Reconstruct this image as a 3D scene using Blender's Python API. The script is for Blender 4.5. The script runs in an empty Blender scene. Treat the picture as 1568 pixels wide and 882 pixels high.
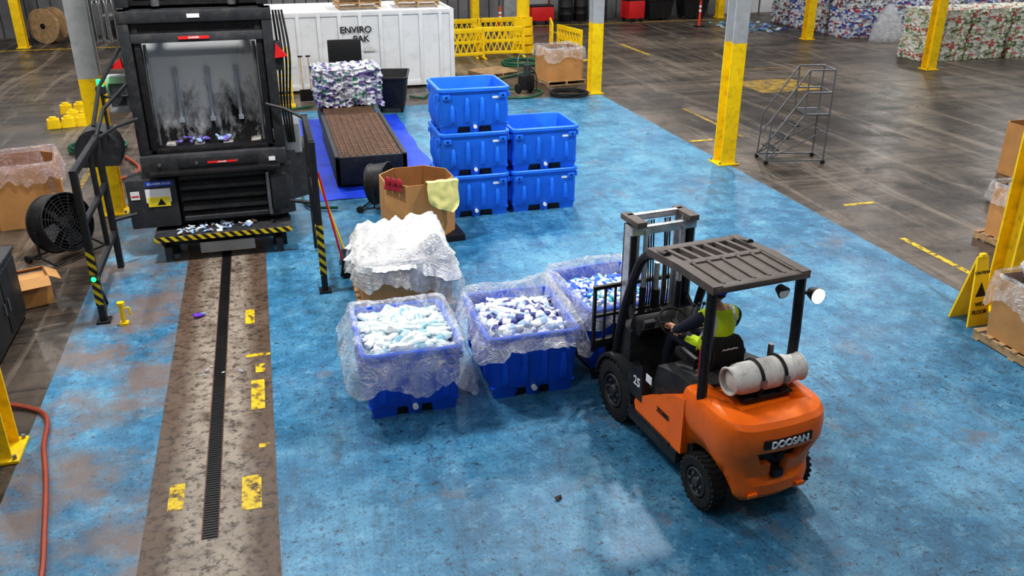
import bpy, bmesh, math, random
from mathutils import Vector, Matrix, noise, Euler
random.seed(7)
R=math.radians
scene=bpy.context.scene
try:
    vs_=scene.view_settings
    vs_.view_transform='Standard'
    vs_.look='None'
    vs_.use_curve_mapping=True
    cm=vs_.curve_mapping; cv=cm.curves[3]
    for p in((.06,.045),(.3,.285),(.7,.74)): cv.points.new(*p)
    cm.update()
except Exception as e: print(e)

def lin(c):
    o=[]
    for v in c[:3]:
        v=v/255.0
        o.append(v/12.92 if v<=.04045 else ((v+.055)/1.055)**2.4)
    return (*o,1.0)

# ------------------------------------------------------------ node helper
class NT:
    def __init__(s,name):
        s.m=bpy.data.materials.new(name); s.m.use_nodes=True
        s.nt=s.m.node_tree; s.n=s.nt.nodes; s.l=s.nt.links
        s.bsdf=s.n['Principled BSDF']; s.out=s.n['Material Output']
        s.tc=s.n.new('ShaderNodeTexCoord')
        s.co=s.tc.outputs['Object']
    def put(s,inp,v):
        if isinstance(v,bpy.types.NodeSocket): s.l.new(v,inp)
        else: inp.default_value=v
    def mapping(s,scale=(1,1,1),rot=(0,0,0),loc=(0,0,0)):
        m=s.n.new('ShaderNodeMapping'); s.l.new(s.co,m.inputs[0])
        m.inputs['Scale'].default_value=scale; m.inputs['Rotation'].default_value=rot; m.inputs['Location'].default_value=loc
        return m.outputs[0]
    def noise(s,scale,detail=4,rough=.55,vec=None,dist=0):
        t=s.n.new('ShaderNodeTexNoise'); s.l.new(vec or s.co,t.inputs['Vector'])
        t.inputs['Scale'].default_value=scale; t.inputs['Detail'].default_value=detail
        t.inputs['Roughness'].default_value=rough; t.inputs['Distortion'].default_value=dist
        return t.outputs[0]
    def voro(s,scale,vec=None,feature='F1'):
        t=s.n.new('ShaderNodeTexVoronoi'); s.l.new(vec or s.co,t.inputs['Vector']); t.feature=feature
        t.inputs['Scale'].default_value=scale
        return t
    def step(s,v,a,b): return s.rng(v,a,b,0,1)
    def rng(s,v,a,b,c,d):
        m=s.n.new('ShaderNodeMapRange'); m.clamp=True
        s.put(m.inputs[0],v)
        for i,x in enumerate((a,b,c,d)): m.inputs[i+1].default_value=x
        return m.outputs[0]
    def mix(s,f,a,b):
        m=s.n.new('ShaderNodeMix'); m.data_type='RGBA'
        s.put(m.inputs[0],f); s.put(m.inputs[6],a); s.put(m.inputs[7],b)
        return m.outputs[2]
    def math(s,op,a,b=0.0):
        m=s.n.new('ShaderNodeMath'); m.operation=op
        s.put(m.inputs[0],a); s.put(m.inputs[1],b)
        return m.outputs[0]
    def sep(s,vec=None):
        m=s.n.new('ShaderNodeSeparateXYZ'); s.l.new(vec or s.co,m.inputs[0]); return m.outputs
    def bump(s,h,strength=.3,dist=.02):
        b=s.n.new('ShaderNodeBump'); s.l.new(h,b.inputs['Height'])
        b.inputs['Strength'].default_value=strength; b.inputs['Distance'].default_value=dist
        s.l.new(b.outputs[0],s.bsdf.inputs['Normal'])
    def set(s,color=None,rough=None,metal=None):
        if color is not None: s.put(s.bsdf.inputs['Base Color'],color)
        if rough is not None: s.put(s.bsdf.inputs['Roughness'],rough)
        if metal is not None: s.put(s.bsdf.inputs['Metallic'],metal)
        return s.m
    def transp(s,fac):
        t=s.n.new('ShaderNodeBsdfTransparent'); mx=s.n.new('ShaderNodeMixShader')
        s.put(mx.inputs[0],fac); s.l.new(t.outputs[0],mx.inputs[1]); s.l.new(s.bsdf.outputs[0],mx.inputs[2])
        s.l.new(mx.outputs[0],s.out.inputs[0])

def mat(name,c,rough=.5,metal=0,var=.12,scale=6,dirt=0,dirtc=(60,50,42),bump=.1,bs=40):
    k=NT(name); a=lin(c)
    lo=tuple(x*(1-var*1.4) for x in a[:3])+(1,); hi=tuple(min(1,x*(1+var)) for x in a[:3])+(1,)
    f=k.noise(scale,5,.6)
    col=k.mix(k.step(f,.3,.7),lo,hi)
    if dirt>0:
        d=k.noise(scale*2.3,8,.7)
        col=k.mix(k.math('MULTIPLY',k.step(d,.5,.75),dirt),col,lin(dirtc))
    k.set(col,k.rng(f,.3,.7,max(.03,rough-.08),min(1,rough+.08)),metal)
    if bump: k.bump(k.noise(bs,4,.6),bump,.01)
    return k.m
def emis(name,c,st):
    k=NT(name); k.set(lin(c),.4)
    k.bsdf.inputs['Emission Color'].default_value=lin(c); k.bsdf.inputs['Emission Strength'].default_value=st
    return k.m
def film(name,c,fac,rough=.18,var=.14,ridge=.35):
    k=NT(name)
    f=k.noise(5,5,.6)
    n2=k.noise(3.2,3,.5,dist=2.2)
    rd=k.step(k.math('ABSOLUTE',k.math('SUBTRACT',n2,.5)),.045,.0)
    n3=k.noise(8,3,.5,dist=1.5)
    rd2=k.step(k.math('ABSOLUTE',k.math('SUBTRACT',n3,.5)),.04,.0)
    rr_=k.math('ADD',k.math('MULTIPLY',rd,.6),k.math('MULTIPLY',rd2,.4))
    k.set(k.mix(k.step(f,.3,.7),lin(tuple(x*.95 for x in c)),lin(c)),rough)
    k.bump(k.math('ADD',rr_,k.math('MULTIPLY',f,1.5)),.6,.03)
    a=k.math('ADD',k.rng(f,.35,.65,max(0,fac-var),min(1,fac+var)),k.math('MULTIPLY',rr_,ridge))
    k.transp(k.math('MINIMUM',a,1.0))
    return k.m
def palette_mat(name,cols,scale=9,rough=.35,stretch=(1,1,1.6),bump=.9,dark=.62):
    k=NT(name)
    v=k.voro(scale,k.mapping(stretch))
    c=k.n.new('ShaderNodeSeparateColor'); k.l.new(v.outputs['Color'],c.inputs[0])
    r=k.n.new('ShaderNodeValToRGB'); r.color_ramp.interpolation='CONSTANT'
    k.l.new(c.outputs[0],r.inputs[0])
    n=len(cols); e=r.color_ramp.elements
    while len(e)<n: e.new(.5)
    for i,cc in enumerate(cols):
        e[i].position=i/n; e[i].color=lin(cc)
    fine=k.noise(scale*2.5,5,.7)
    col=k.mix(k.math('MULTIPLY',k.step(fine,.58,.75),dark),r.outputs[0],lin((70,65,75)))
    col=k.mix(k.step(fine,.46,.3),col,lin((248,250,252)))
    k.set(col,rough)
    k.bump(k.math('ADD',v.outputs['Distance'],fine),bump,.06)
    return k.m
def hazard(name,freq=7):
    k=NT(name); o=k.sep()
    v=k.math('FRACT',k.math('MULTIPLY',k.math('ADD',k.math('ADD',o[0],o[1]),o[2]),freq))
    f=k.math('GREATER_THAN',v,.5)
    col=k.mix(f,lin((28,26,26)),lin((225,200,30)))
    col=k.mix(k.math('MULTIPLY',k.step(k.noise(14,6,.7),.5,.7),.6),col,lin((80,70,60)))
    return k.set(col,.5)

# ------------------------------------------------------------ builder
class B:
    def __init__(s): s.v=[]; s.f=[]; s.fm=[]; s.mats=[]
    def mi(s,m):
        if m not in s.mats: s.mats.append(m)
        return s.mats.index(m)
    def add(s,vs,fs,m,M=None):
        o=len(s.v); i=s.mi(m)
        for p in vs:
            p=Vector(p)
            s.v.append(M@p if M else p)
        for f in fs: s.f.append([o+x for x in f]); s.fm.append(i)
    def addbm(s,bm,m,M=None):
        bm.verts.index_update()
        s.add([v.co.copy() for v in bm.verts],[[v.index for v in f.verts] for f in bm.faces],m,M)
        bm.free()
    def box(s,c,d,m,rot=None,bev=0,M=None):
        bm=bmesh.new(); bmesh.ops.create_cube(bm,size=1)
        for v in bm.verts: v.co=Vector((v.co.x*d[0],v.co.y*d[1],v.co.z*d[2]))
        if bev>0: bmesh.ops.bevel(bm,geom=list(bm.edges),offset=min(bev,min(d)*.45),segments=2,affect='EDGES',profile=.6)
        T=Matrix.Translation(c)
        if rot: T=T@Euler([R(a) for a in rot]).to_matrix().to_4x4()
        if M: T=M@T
        s.addbm(bm,m,T)
    def bx(s,x0,x1,y0,y1,z0,z1,m,bev=0):
        s.box(((x0+x1)/2,(y0+y1)/2,(z0+z1)/2),(abs(x1-x0),abs(y1-y0),abs(z1-z0)),m,None,bev)
    def cyl(s,p1,p2,r,m,r2=None,seg=14,caps=True):
        p1=Vector(p1);p2=Vector(p2); r2=r if r2 is None else r2
        d=(p2-p1).normalized(); u=d.orthogonal().normalized(); w=d.cross(u)
        vs=[];fs=[]
        for p,rr in((p1,r),(p2,r2)):
            for i in range(seg):
                a=2*math.pi*i/seg; vs.append(p+u*math.cos(a)*rr+w*math.sin(a)*rr)
        for i in range(seg): j=(i+1)%seg; fs.append([i,j,seg+j,seg+i])
        if caps: fs.append(list(range(seg))[::-1]); fs.append([seg+i for i in range(seg)])
        s.add(vs,fs,m)
    def tube(s,pts,r,m,seg=8,sub=0,closed=False):
        pts=[Vector(p) for p in pts]
        if sub:
            q=[];n=len(pts)
            rngn=n if closed else n-1
            for i in range(rngn):
                if closed: a,b,c,d=pts[(i-1)%n],pts[i],pts[(i+1)%n],pts[(i+2)%n]
                else: a,b,c,d=pts[max(i-1,0)],pts[i],pts[i+1],pts[min(i+2,n-1)]
                for k in range(sub):
                    t=k/sub
                    q.append(.5*((2*b)+(c-a)*t+(2*a-5*b+4*c-d)*t*t+(3*b-a-3*c+d)*t**3))
            if not closed: q.append(pts[-1])
            pts=q
        n=len(pts); vs=[];fs=[]; u=None
        for i,p in enumerate(pts):
            if closed: d=pts[(i+1)%n]-pts[i-1]
            else: d=pts[min(i+1,n-1)]-pts[max(i-1,0)]
            d=d.normalized() if d.length>1e-9 else Vector((0,0,1))
            if u is None: u=d.orthogonal().normalized()
            else:
                u=u-d*u.dot(d)
                u=u.normalized() if u.length>1e-6 else d.orthogonal().normalized()
            w=d.cross(u); rr=r[i] if isinstance(r,(list,tuple)) else r
            for k in range(seg):
                a=2*math.pi*k/seg; vs.append(p+(u*math.cos(a)+w*math.sin(a))*rr)
        for i in range(n if closed else n-1):
            i2=(i+1)%n
            for k in range(seg): j=(k+1)%seg; fs.append([i*seg+k,i*seg+j,i2*seg+j,i2*seg+k])
        if not closed: fs.append(list(range(seg))[::-1]); fs.append([(n-1)*seg+k for k in range(seg)])
        s.add(vs,fs,m)
    def ring(s,c,axis,Rr,r,m,seg=32,ts=6):
        c=Vector(c);d=Vector(axis).normalized();u=d.orthogonal().normalized();w=d.cross(u)
        s.tube([c+(u*math.cos(2*math.pi*i/seg)+w*math.sin(2*math.pi*i/seg))*Rr for i in range(seg)],r,m,ts,closed=True)
    def prism(s,poly,axis,lo,hi,m):
        n=len(poly);vs=[]
        for t in(lo,hi):
            for a,b in poly:
                vs.append((t,a,b) if axis=='x' else ((a,t,b) if axis=='y' else (a,b,t)))
        fs=[[i,(i+1)%n,n+(i+1)%n,n+i] for i in range(n)]+[list(range(n))[::-1],[n+i for i in range(n)]]
        s.add(vs,fs,m)
    def loft(s,rings,m,cap0=True,cap1=True,M=None):
        n=len(rings[0]);vs=[p for r in rings for p in r];fs=[]
        for i in range(len(rings)-1):
            for k in range(n): j=(k+1)%n; fs.append([i*n+k,i*n+j,(i+1)*n+j,(i+1)*n+k])
        if cap0: fs.append(list(range(n))[::-1])
        if cap1: fs.append([(len(rings)-1)*n+k for k in range(n)])
        s.add(vs,fs,m,M)
    def ball(s,c,r,m,seg=12,M=None):
        bm=bmesh.new(); bmesh.ops.create_uvsphere(bm,u_segments=seg,v_segments=seg*2//3,radius=1)
        r=(r,r,r) if not isinstance(r,(tuple,list)) else r
        for v in bm.verts: v.co=Vector((v.co.x*r[0],v.co.y*r[1],v.co.z*r[2]))
        T=Matrix.Translation(c)
        s.addbm(bm,m,(M@T) if M else T)
    def text(s,body,size,m,M,ext=.002):
        cu=bpy.data.curves.new('t','FONT'); cu.body=body; cu.size=size; cu.align_x='CENTER'; cu.align_y='CENTER'; cu.extrude=ext; cu.offset=size*.015
        o=bpy.data.objects.new('t',cu); scene.collection.objects.link(o)
        dg=bpy.context.evaluated_depsgraph_get(); me=o.evaluated_get(dg).to_mesh()
        s.add([v.co.copy() for v in me.vertices],[list(p.vertices) for p in me.polygons],m,M)
        o.evaluated_get(dg).to_mesh_clear(); bpy.data.objects.remove(o); bpy.data.curves.remove(cu)
    def obj(s,name,loc=(0,0,0),rz=0,parent=None,angle=38,clean=True):
        me=bpy.data.meshes.new(name); me.from_pydata([tuple(v) for v in s.v],[],s.f)
        for m in s.mats: me.materials.append(m)
        me.polygons.foreach_set('material_index',s.fm)
        me.validate()
        bm=bmesh.new(); bm.from_mesh(me); bmesh.ops.recalc_face_normals(bm,faces=bm.faces); bm.to_mesh(me); bm.free()
        me.polygons.foreach_set('use_smooth',[True]*len(me.polygons))
        try: me.set_sharp_from_angle(angle=R(angle))
        except Exception: pass
        o=bpy.data.objects.new(name,me); scene.collection.objects.link(o)
        o.location=loc; o.rotation_euler=(0,0,R(rz))
        if parent: o.parent=parent
        return o
def empty(name,loc=(0,0,0),rz=0):
    e=bpy.data.objects.new(name,None); e.empty_display_size=.2; scene.collection.objects.link(e)
    e.location=loc; e.rotation_euler=(0,0,R(rz)); return e
def dup(o,loc,rz=0,name=None,scale=None):
    c=bpy.data.objects.new(name or o.name.split('.')[0],o.data); scene.collection.objects.link(c)
    c.location=loc; c.rotation_euler=(0,0,R(rz))
    if scale: c.scale=scale
    return c
def rr(w,d,r,z,n=5,cx=0,cy=0):
    pts=[]
    for (sx,sy,a0) in((1,1,0),(-1,1,90),(-1,-1,180),(1,-1,270)):
        for i in range(n+1):
            a=R(a0+90*i/n); pts.append(Vector((cx+sx*(w/2-r)+r*math.cos(a),cy+sy*(d/2-r)+r*math.sin(a),z)))
    return pts
RX=Matrix.Rotation(R(90),4,'X')
LEFT=Matrix.Rotation(R(-90),4,'Z')@RX

# ------------------------------------------------------------ materials
M_blk=mat('black_metal',(27,27,30),.5,.2,.2,5,.35,(90,80,72))
M_dgr=mat('dark_grey_paint',(54,56,60),.6,.1,.15,4,.45,(112,102,94))
M_dgr2=mat('charcoal_paint',(38,40,44),.6,.1,.2,4,.4,(95,88,80))
M_gate=mat('gate_steel',(46,48,52),.5,.4,.15,6,.4,(85,70,60))
M_rub=mat('rubber',(20,20,21),.8,0,.2,8,.4,(70,62,56),.3,30)
M_yel=mat('yellow_paint',(240,202,8),.45,0,.1,3,.5,(110,90,50))
M_gry=mat('light_grey_paint',(165,168,170),.5,0,.1,3,.35,(100,95,90))
M_plyel=mat('yellow_plastic',(244,206,18),.4,0,.08,4,.15)
M_org=mat('orange_paint',(255,118,14),.36,0,.07,3,.25,(150,66,22))
M_bin=mat('blue_plastic',(14,96,228),.45,0,.14,2.5,.18,(30,60,120),.12,18)
M_bin2=mat('bright_blue_plastic',(34,122,238),.45,0,.12,2.5,.15,(30,70,140),.12,18)
M_card=mat('cardboard',(190,142,88),.8,0,.1,3,.15,(120,85,50))
M_cardin=mat('cardboard_inside',(150,104,60),.85,0,.1,3)
M_wood=mat('pallet_wood',(176,146,108),.8,0,.25,6,.3,(90,70,50),.4,25)
M_film=film('clear_film',(240,243,246),.22)
M_film2=film('frosted_film',(250,252,255),.30,.15,.18,.42)
M_bag=film('white_bag',(255,255,255),.84,.35,.12,.3)
M_steel=mat('steel',(150,152,155),.35,.8,.1,6,.3)
M_chrome=mat('worn_steel',(200,202,205),.35,.6,.15,8,.4,(60,55,50))
M_tank=mat('tank_paint',(216,214,210),.5,.0,.12,5,.5,(110,105,100))
M_roof=mat('dusty_roof',(92,82,77),.65,.0,.15,4,.35,(140,128,118))
M_whitecont=mat('container_white',(226,228,230),.55,0,.04,1.2,.3,(160,155,148))
M_red=mat('red_paint',(200,30,35),.45,0,.08)
M_navy=mat('navy_cloth',(26,30,50),.9,0,.15,12,0,(0,0,0),.4,60)
M_lime=mat('hivis_lime',(220,250,40),.8,0,.08,12,0,(0,0,0),.3,60)
M_refl=mat('reflective_silver',(210,212,215),.3,.3,.05)
M_skin=mat('skin',(200,146,116),.55,0,.08,14,0,(0,0,0),.1,90)
M_cap=mat('cap_blue',(30,76,200),.8,0,.08)
M_hair=mat('hair',(50,36,28),.8)
M_haz=hazard('hazard_stripe',8)
M_lblw=mat('label_white',(235,235,235),.5,0,.03,2,0,(0,0,0),0)
M_lbly=mat('label_yellow',(245,225,60),.5,0,.03,2,0,(0,0,0),0)
M_lblb=mat('label_blue',(40,80,200),.5,0,.03,2,0,(0,0,0),0)
M_lblr=mat('label_red',(215,40,40),.5,0,.03,2,0,(0,0,0),0)
M_dark=mat('text_and_shade_black',(14,14,14),.5,0,.02,2,0,(0,0,0),0)
M_green=mat('green_hose',(16,90,64),.45)
M_orh=mat('orange_hose',(150,64,40),.5)
M_rust=mat('rusty_steel',(100,74,57),.7,.1,.3,7,.5,(50,36,30),.3,30)
M_tarp=mat('blue_tarp',(10,68,212),.5,0,.2,2,.35,(14,44,110),.5,9)
M_rod=mat('guide_rod',(190,200,210),.5,.0,.1)
k=NT('scuffed_plate')
n1=k.noise(2.6,9,.72,k.mapping((1.3,1,.55)),.3); o=k.sep()
zf=k.rng(o[2],1.7,2.7,-.06,.22)
f=k.step(k.math('ADD',n1,zf),.40,.62)
k.set(k.mix(f,lin((40,40,42)),lin((232,234,234))),.9,.0); k.bsdf.inputs['Specular IOR Level'].default_value=.15; k.bump(n1,.2,.02); M_scuff=k.m
k=NT('bare_plate_worn'); n1=k.noise(5,8,.7)
k.set(k.mix(k.step(n1,.42,.6),lin((70,66,64)),lin((200,196,190))),.5,.1); M_worn=k.m
M_lamp=emis('lamp_glow',(255,250,240),12)
M_grn=emis('green_glow',(20,255,90),6)

# floor materials
k=NT('blue_epoxy')
o=k.sep()
big=k.noise(.3,5,.55); med=k.noise(1.3,10,.68,dist=.2); fine=k.noise(11,10,.8); fin2=k.noise(34,5,.75); mid2=k.noise(4.2,10,.75)
col=k.mix(k.step(big,.35,.65),lin((44,108,144)),lin((72,138,174)))
col=k.mix(k.math('MULTIPLY',k.step(med,.48,.7),.5),col,lin((116,172,198)))
col=k.mix(k.math('MULTIPLY',k.step(med,.5,.32),.55),col,lin((32,80,112)))
col=k.mix(k.math('MULTIPLY',k.step(mid2,.51,.63),.5),col,lin((34,72,98)))
col=k.mix(k.math('MULTIPLY',k.step(mid2,.47,.36),.35),col,lin((134,186,208)))
scf=k.noise(1.0,11,.8,k.mapping((2.6,.5,1),(0,0,R(38))),.6)
col=k.mix(k.math('MULTIPLY',k.step(scf,.54,.67),.65),col,lin((38,54,68)))
scf2=k.noise(1.2,11,.8,k.mapping((3.2,.4,1),(0,0,R(-8)),(3,5,0)),.5)
col=k.mix(k.math('MULTIPLY',k.step(scf2,.56,.68),.55),col,lin((38,54,68)))
spm=k.step(k.noise(.8,6,.65),.34,.56)
col=k.mix(k.math('MULTIPLY',k.math('MULTIPLY',k.step(fine,.55,.6),spm),.85),col,lin((26,38,48)))
col=k.mix(k.math('MULTIPLY',k.step(fin2,.58,.62),.75),col,lin((28,40,50)))
col=k.mix(k.math('MULTIPLY',k.step(fin2,.39,.33),.4),col,lin((165,205,222)))
lm=k.rng(o[0],-1.3,-.2,.1,-.05)
wb=k.math('ADD',k.noise(.9,11,.72),lm)
col=k.mix(k.math('MULTIPLY',k.step(wb,.53,.68),.8),col,lin((120,98,84)))
rgh=k.rng(k.noise(1.1,8,.65),.35,.65,.26,.5)
k.set(col,rgh); k.bump(k.math('ADD',fine,k.math('MULTIPLY',med,1.5)),.18,.02)
M_blue=k.m
k=NT('brown_concrete')
big=k.noise(.2,7,.62,dist=.4); med=k.noise(1.3,9,.7,dist=.4); fine=k.noise(14,8,.7)
arc=k.noise(.5,10,.78,k.mapping((.3,3.4,1),(0,0,R(25))),1.0)
arc2=k.noise(.5,10,.78,k.mapping((3.4,.3,1),(0,0,R(20)),(4,7,0)),1.0)
col=k.mix(k.step(big,.38,.62),lin((50,43,38)),lin((110,98,87)))
col=k.mix(k.math('MULTIPLY',k.step(arc,.48,.57),.72),col,lin((32,27,25)))
col=k.mix(k.math('MULTIPLY',k.step(arc2,.51,.61),.6),col,lin((140,128,115)))
col=k.mix(k.math('MULTIPLY',k.step(med,.53,.63),.65),col,lin((38,32,29)))
col=k.mix(k.math('MULTIPLY',k.step(fine,.6,.7),.45),col,lin((150,141,130)))
k.set(col,k.rng(med,.3,.7,.25,.52)); k.bump(fine,.15,.02); M_brown=k.m
k=NT('channel_concrete')
o=k.sep()
med=k.noise(1.8,9,.7,dist=.2); fine=k.noise(12,8,.72)
edge=k.math('ABSOLUTE',k.math('ADD',o[0],.87))
col=k.mix(k.step(med,.35,.65),lin((100,86,74)),lin((176,166,152)))
band=k.math('ADD',k.rng(edge,.2,.45,-.12,.18),k.math('SUBTRACT',med,.03))
col=k.mix(k.math('MULTIPLY',k.step(band,.38,.56),.88),col,lin((84,63,48)))
col=k.mix(k.math('MULTIPLY',k.step(fine,.50,.6),.8),col,lin((40,31,26)))
k.set(col,k.rng(med,.3,.7,.3,.65)); k.bump(fine,.3,.03); M_chan=k.m
k=NT('worn_yellow_marking')
f=k.noise(9,8,.7)
k.set(k.mix(k.step(f,.35,.7),lin((232,194,12)),lin((170,140,40))),.5)
k.transp(k.step(f,.6,.5)); M_mark=k.m
k=NT('faded_yellow_marking')
f=k.noise(4,9,.75)
k.set(lin((200,165,70)),.5); k.transp(k.math('MULTIPLY',k.step(f,.62,.42),.7)); M_mark2=k.m
k=NT('grey_panel_wall'); o=k.sep()
w=k.math('FRACT',k.math('MULTIPLY',k.math('ADD',o[0],o[1]),2.2))
g=k.noise(.7,5,.6)
col=k.mix(k.step(g,.35,.65),lin((100,100,102)),lin((132,132,134)))
col=k.mix(k.math('LESS_THAN',w,.12),col,lin((60,58,58)))
k.set(col,.6); M_wall=k.m

# ------------------------------------------------------------ room
b=B(); b.bx(-16,42,-7,38.4,-.2,0,M_brown); b.obj('floor')
b=B()
for x0,x1,y0,y1 in((-2.65,-1.41,-1,22.2),(-.32,8.65,-6,22.2),(-1.41,-.32,13.2,22.2)):
    b.bx(x0,x1,y0,y1,-.01,.004,M_blue)
b.obj('floor_blue_coating')
b=B()
b.bx(-1.41,-.945,-1,13.2,-.01,.007,M_chan); b.bx(-.805,-.32,-1,13.2,-.01,.007,M_chan)
b.bx(-.945,-.805,-1,6.15,-.01,.007,M_chan)
b.obj('floor_concrete_channel')
b=B(); b.bx(-.945,-.805,6.15,13.2,-.01,.001,M_dark)  # flat black sheet stands in for the shade down in the trench
b.bx(-.945,-.935,6.15,13.2,0,.009,M_rust); b.bx(-.815,-.805,6.15,13.2,0,.009,M_rust)
y=6.17
while y<13.1:
    b.bx(-.935,-.815,y,y+.009,0,.007,M_blk); y+=.034
b.obj('floor_drain_grate')
b=B(); 
def brd(b,x0,x1,y0,y1,z,m): b.add([(x0,y0,z),(x1,y0,z),(x1,y1,z),(x0,y1,z)],[[0,1,2,3]],m)
for cx,cy,w,d in((-.47,8.42,.14,.62),(-.54,6.7,.17,.5),(-1.18,6.8,.13,.38),(-.46,9.33,.27,.07),(-.55,10.4,.11,.42),(-.42,7.42,.1,.07),(-.44,9.0,.1,.2)):
    brd(b,cx-w/2,cx+w/2,cy-d/2,cy+d/2,.0095,M_mark)
for x0,x1,y0,y1,m in((12.58,12.7,28.0,30.6,M_mark),(11.2,11.32,31.5,34.5,M_mark),(8.75,9.3,16.9,17.0,M_mark),(9.2,9.3,9.0,10.6,M_mark),(9.2,10.0,9.0,9.1,M_mark),
    (9.35,9.95,12.2,12.28,M_mark),(13.0,14.9,21.2,22.9,M_mark2),(-14,-3.4,34.7,34.85,M_mark),(-6,-3.2,11.6,11.68,M_mark),(9.6,21,36.2,36.35,M_mark),(-3.6,-3.5,16,22,M_mark2),(14,15.8,24.6,24.7,M_mark2),(10,10.1,17,20,M_mark2)):
    brd(b,x0,x1,y0,y1,.004,m)
b.obj('floor_yellow_markings')
b=B(); b.bx(-16,42,38.2,38.4,0,8,M_wall); b.obj('wall_back')
b=B(); b.bx(-16.2,-16,-7,38.4,0,8,M_wall); b.obj('wall_left')
b=B(); b.bx(42,42.2,-7,38.4,0,8,M_wall); b.obj('wall_right')
b=B(); b.bx(-16,42,-7.2,-7,0,8,M_wall); b.obj('wall_front')
b=B()
for x in (20.5,22.7,24.9): b.bx(x,x+2.1,38.08,38.19,0,3.4,M_whitecont,.02)
b.bx(20.3,27.2,38.06,38.19,3.4,3.6,M_dgr)
b.obj('door_1')
b=B(); b.bx(10.2,12.2,38.08,38.19,0,2.6,M_gry,.02); b.obj('door_2')
b=B(); b.bx(-4.6,-3.4,38.08,38.19,0,2.2,M_dgr,.02); b.obj('door_3')

# columns
def column(x,y,zy,rz=0,h=7.8,m=M_yel):
    b=B()
    for z0,z1,mm in((.0,zy,m),(zy,h,M_gry)):
        b.bx(-.15,.15,-.16,-.135,z0,z1,mm); b.bx(-.15,.15,.135,.16,z0,z1,mm); b.bx(-.012,.012,-.135,.135,z0,z1,mm)
    b.bx(-.22,.22,-.22,.22,0,.03,m,.005)
    for sx in(-.18,.18):
        for sy in(-.18,.18): b.cyl((sx,sy,.03),(sx,sy,.07),.02,M_steel,seg=6)
    return b.obj('steel_column',(x,y,.004),rz)
for x,y,z in((8.62,15.2,2.35),(8.55,22.45,1.85),(8.75,8.05,2.4),(-2.72,15.2,2.25),(-2.85,7.95,2.3),(-2.7,22.4,2.3),(8.6,29.6,3),(8.6,36.8,3),(19.9,29.8,3),(19.9,23.1,3),(19.9,36.8,3),(-8.3,35.4,3),(-2.7,29.6,3),(-2.7,36.8,3)):
    column(x,y,z)
for x in(-2.8,8.6,19.9):
    b=B(); b.bx(-.15,.15,-7,38.2,7.8,7.83,M_gry); b.bx(-.15,.15,-7,38.2,8.15,8.18,M_gry); b.bx(-.01,.01,-7,38.2,7.83,8.15,M_gry); b.obj('roof_girder',(x,0,0))
for y in(4,11,18,25,32):
    b=B(); b.bx(-16,42,-.08,.08,7.6,7.8,M_gry); b.obj('roof_purlin',(0,y,0))
for x in(-8,-1,5.8,14,26):
    for y in(4,11,18,25,32):
        e=empty('high_bay_lamp',(x,y,7.0))
        b=B(); b.cyl((0,0,.6),(0,0,.2),.012,M_steel,seg=6); b.cyl((0,0,.2),(0,0,.32),.08,M_dgr)
        b.cyl((0,0,0),(0,0,.2),.3,M_steel,.1,seg=20,caps=False); b.cyl((0,0,.02),(0,0,.03),.26,M_lamp,seg=20)
        b.obj('lamp_housing',parent=e)
        L=bpy.data.lights.new('lamp_light','AREA'); L.shape='DISK'; L.size=.55; 
        L.energy={4:95,11:230,18:240,25:230,32:220}[y]
        if x==5.8 and y==11: L.energy=430
        if x==5.8 and y==18: L.energy=470
        if x==-1 and y==11: L.energy=460
        if x==26: L.energy*=1.25
        L.color=(1,.985,.97)
        o=bpy.data.objects.new('lamp_light',L); scene.collection.objects.link(o); o.parent=e; o.location=(0,0,-.03)
W=bpy.data.worlds.new('World'); scene.world=W; W.use_nodes=True
W.node_tree.nodes['Background'].inputs[0].default_value=(.93,.97,1,1); W.node_tree.nodes['Background'].inputs[1].default_value=.3

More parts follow.
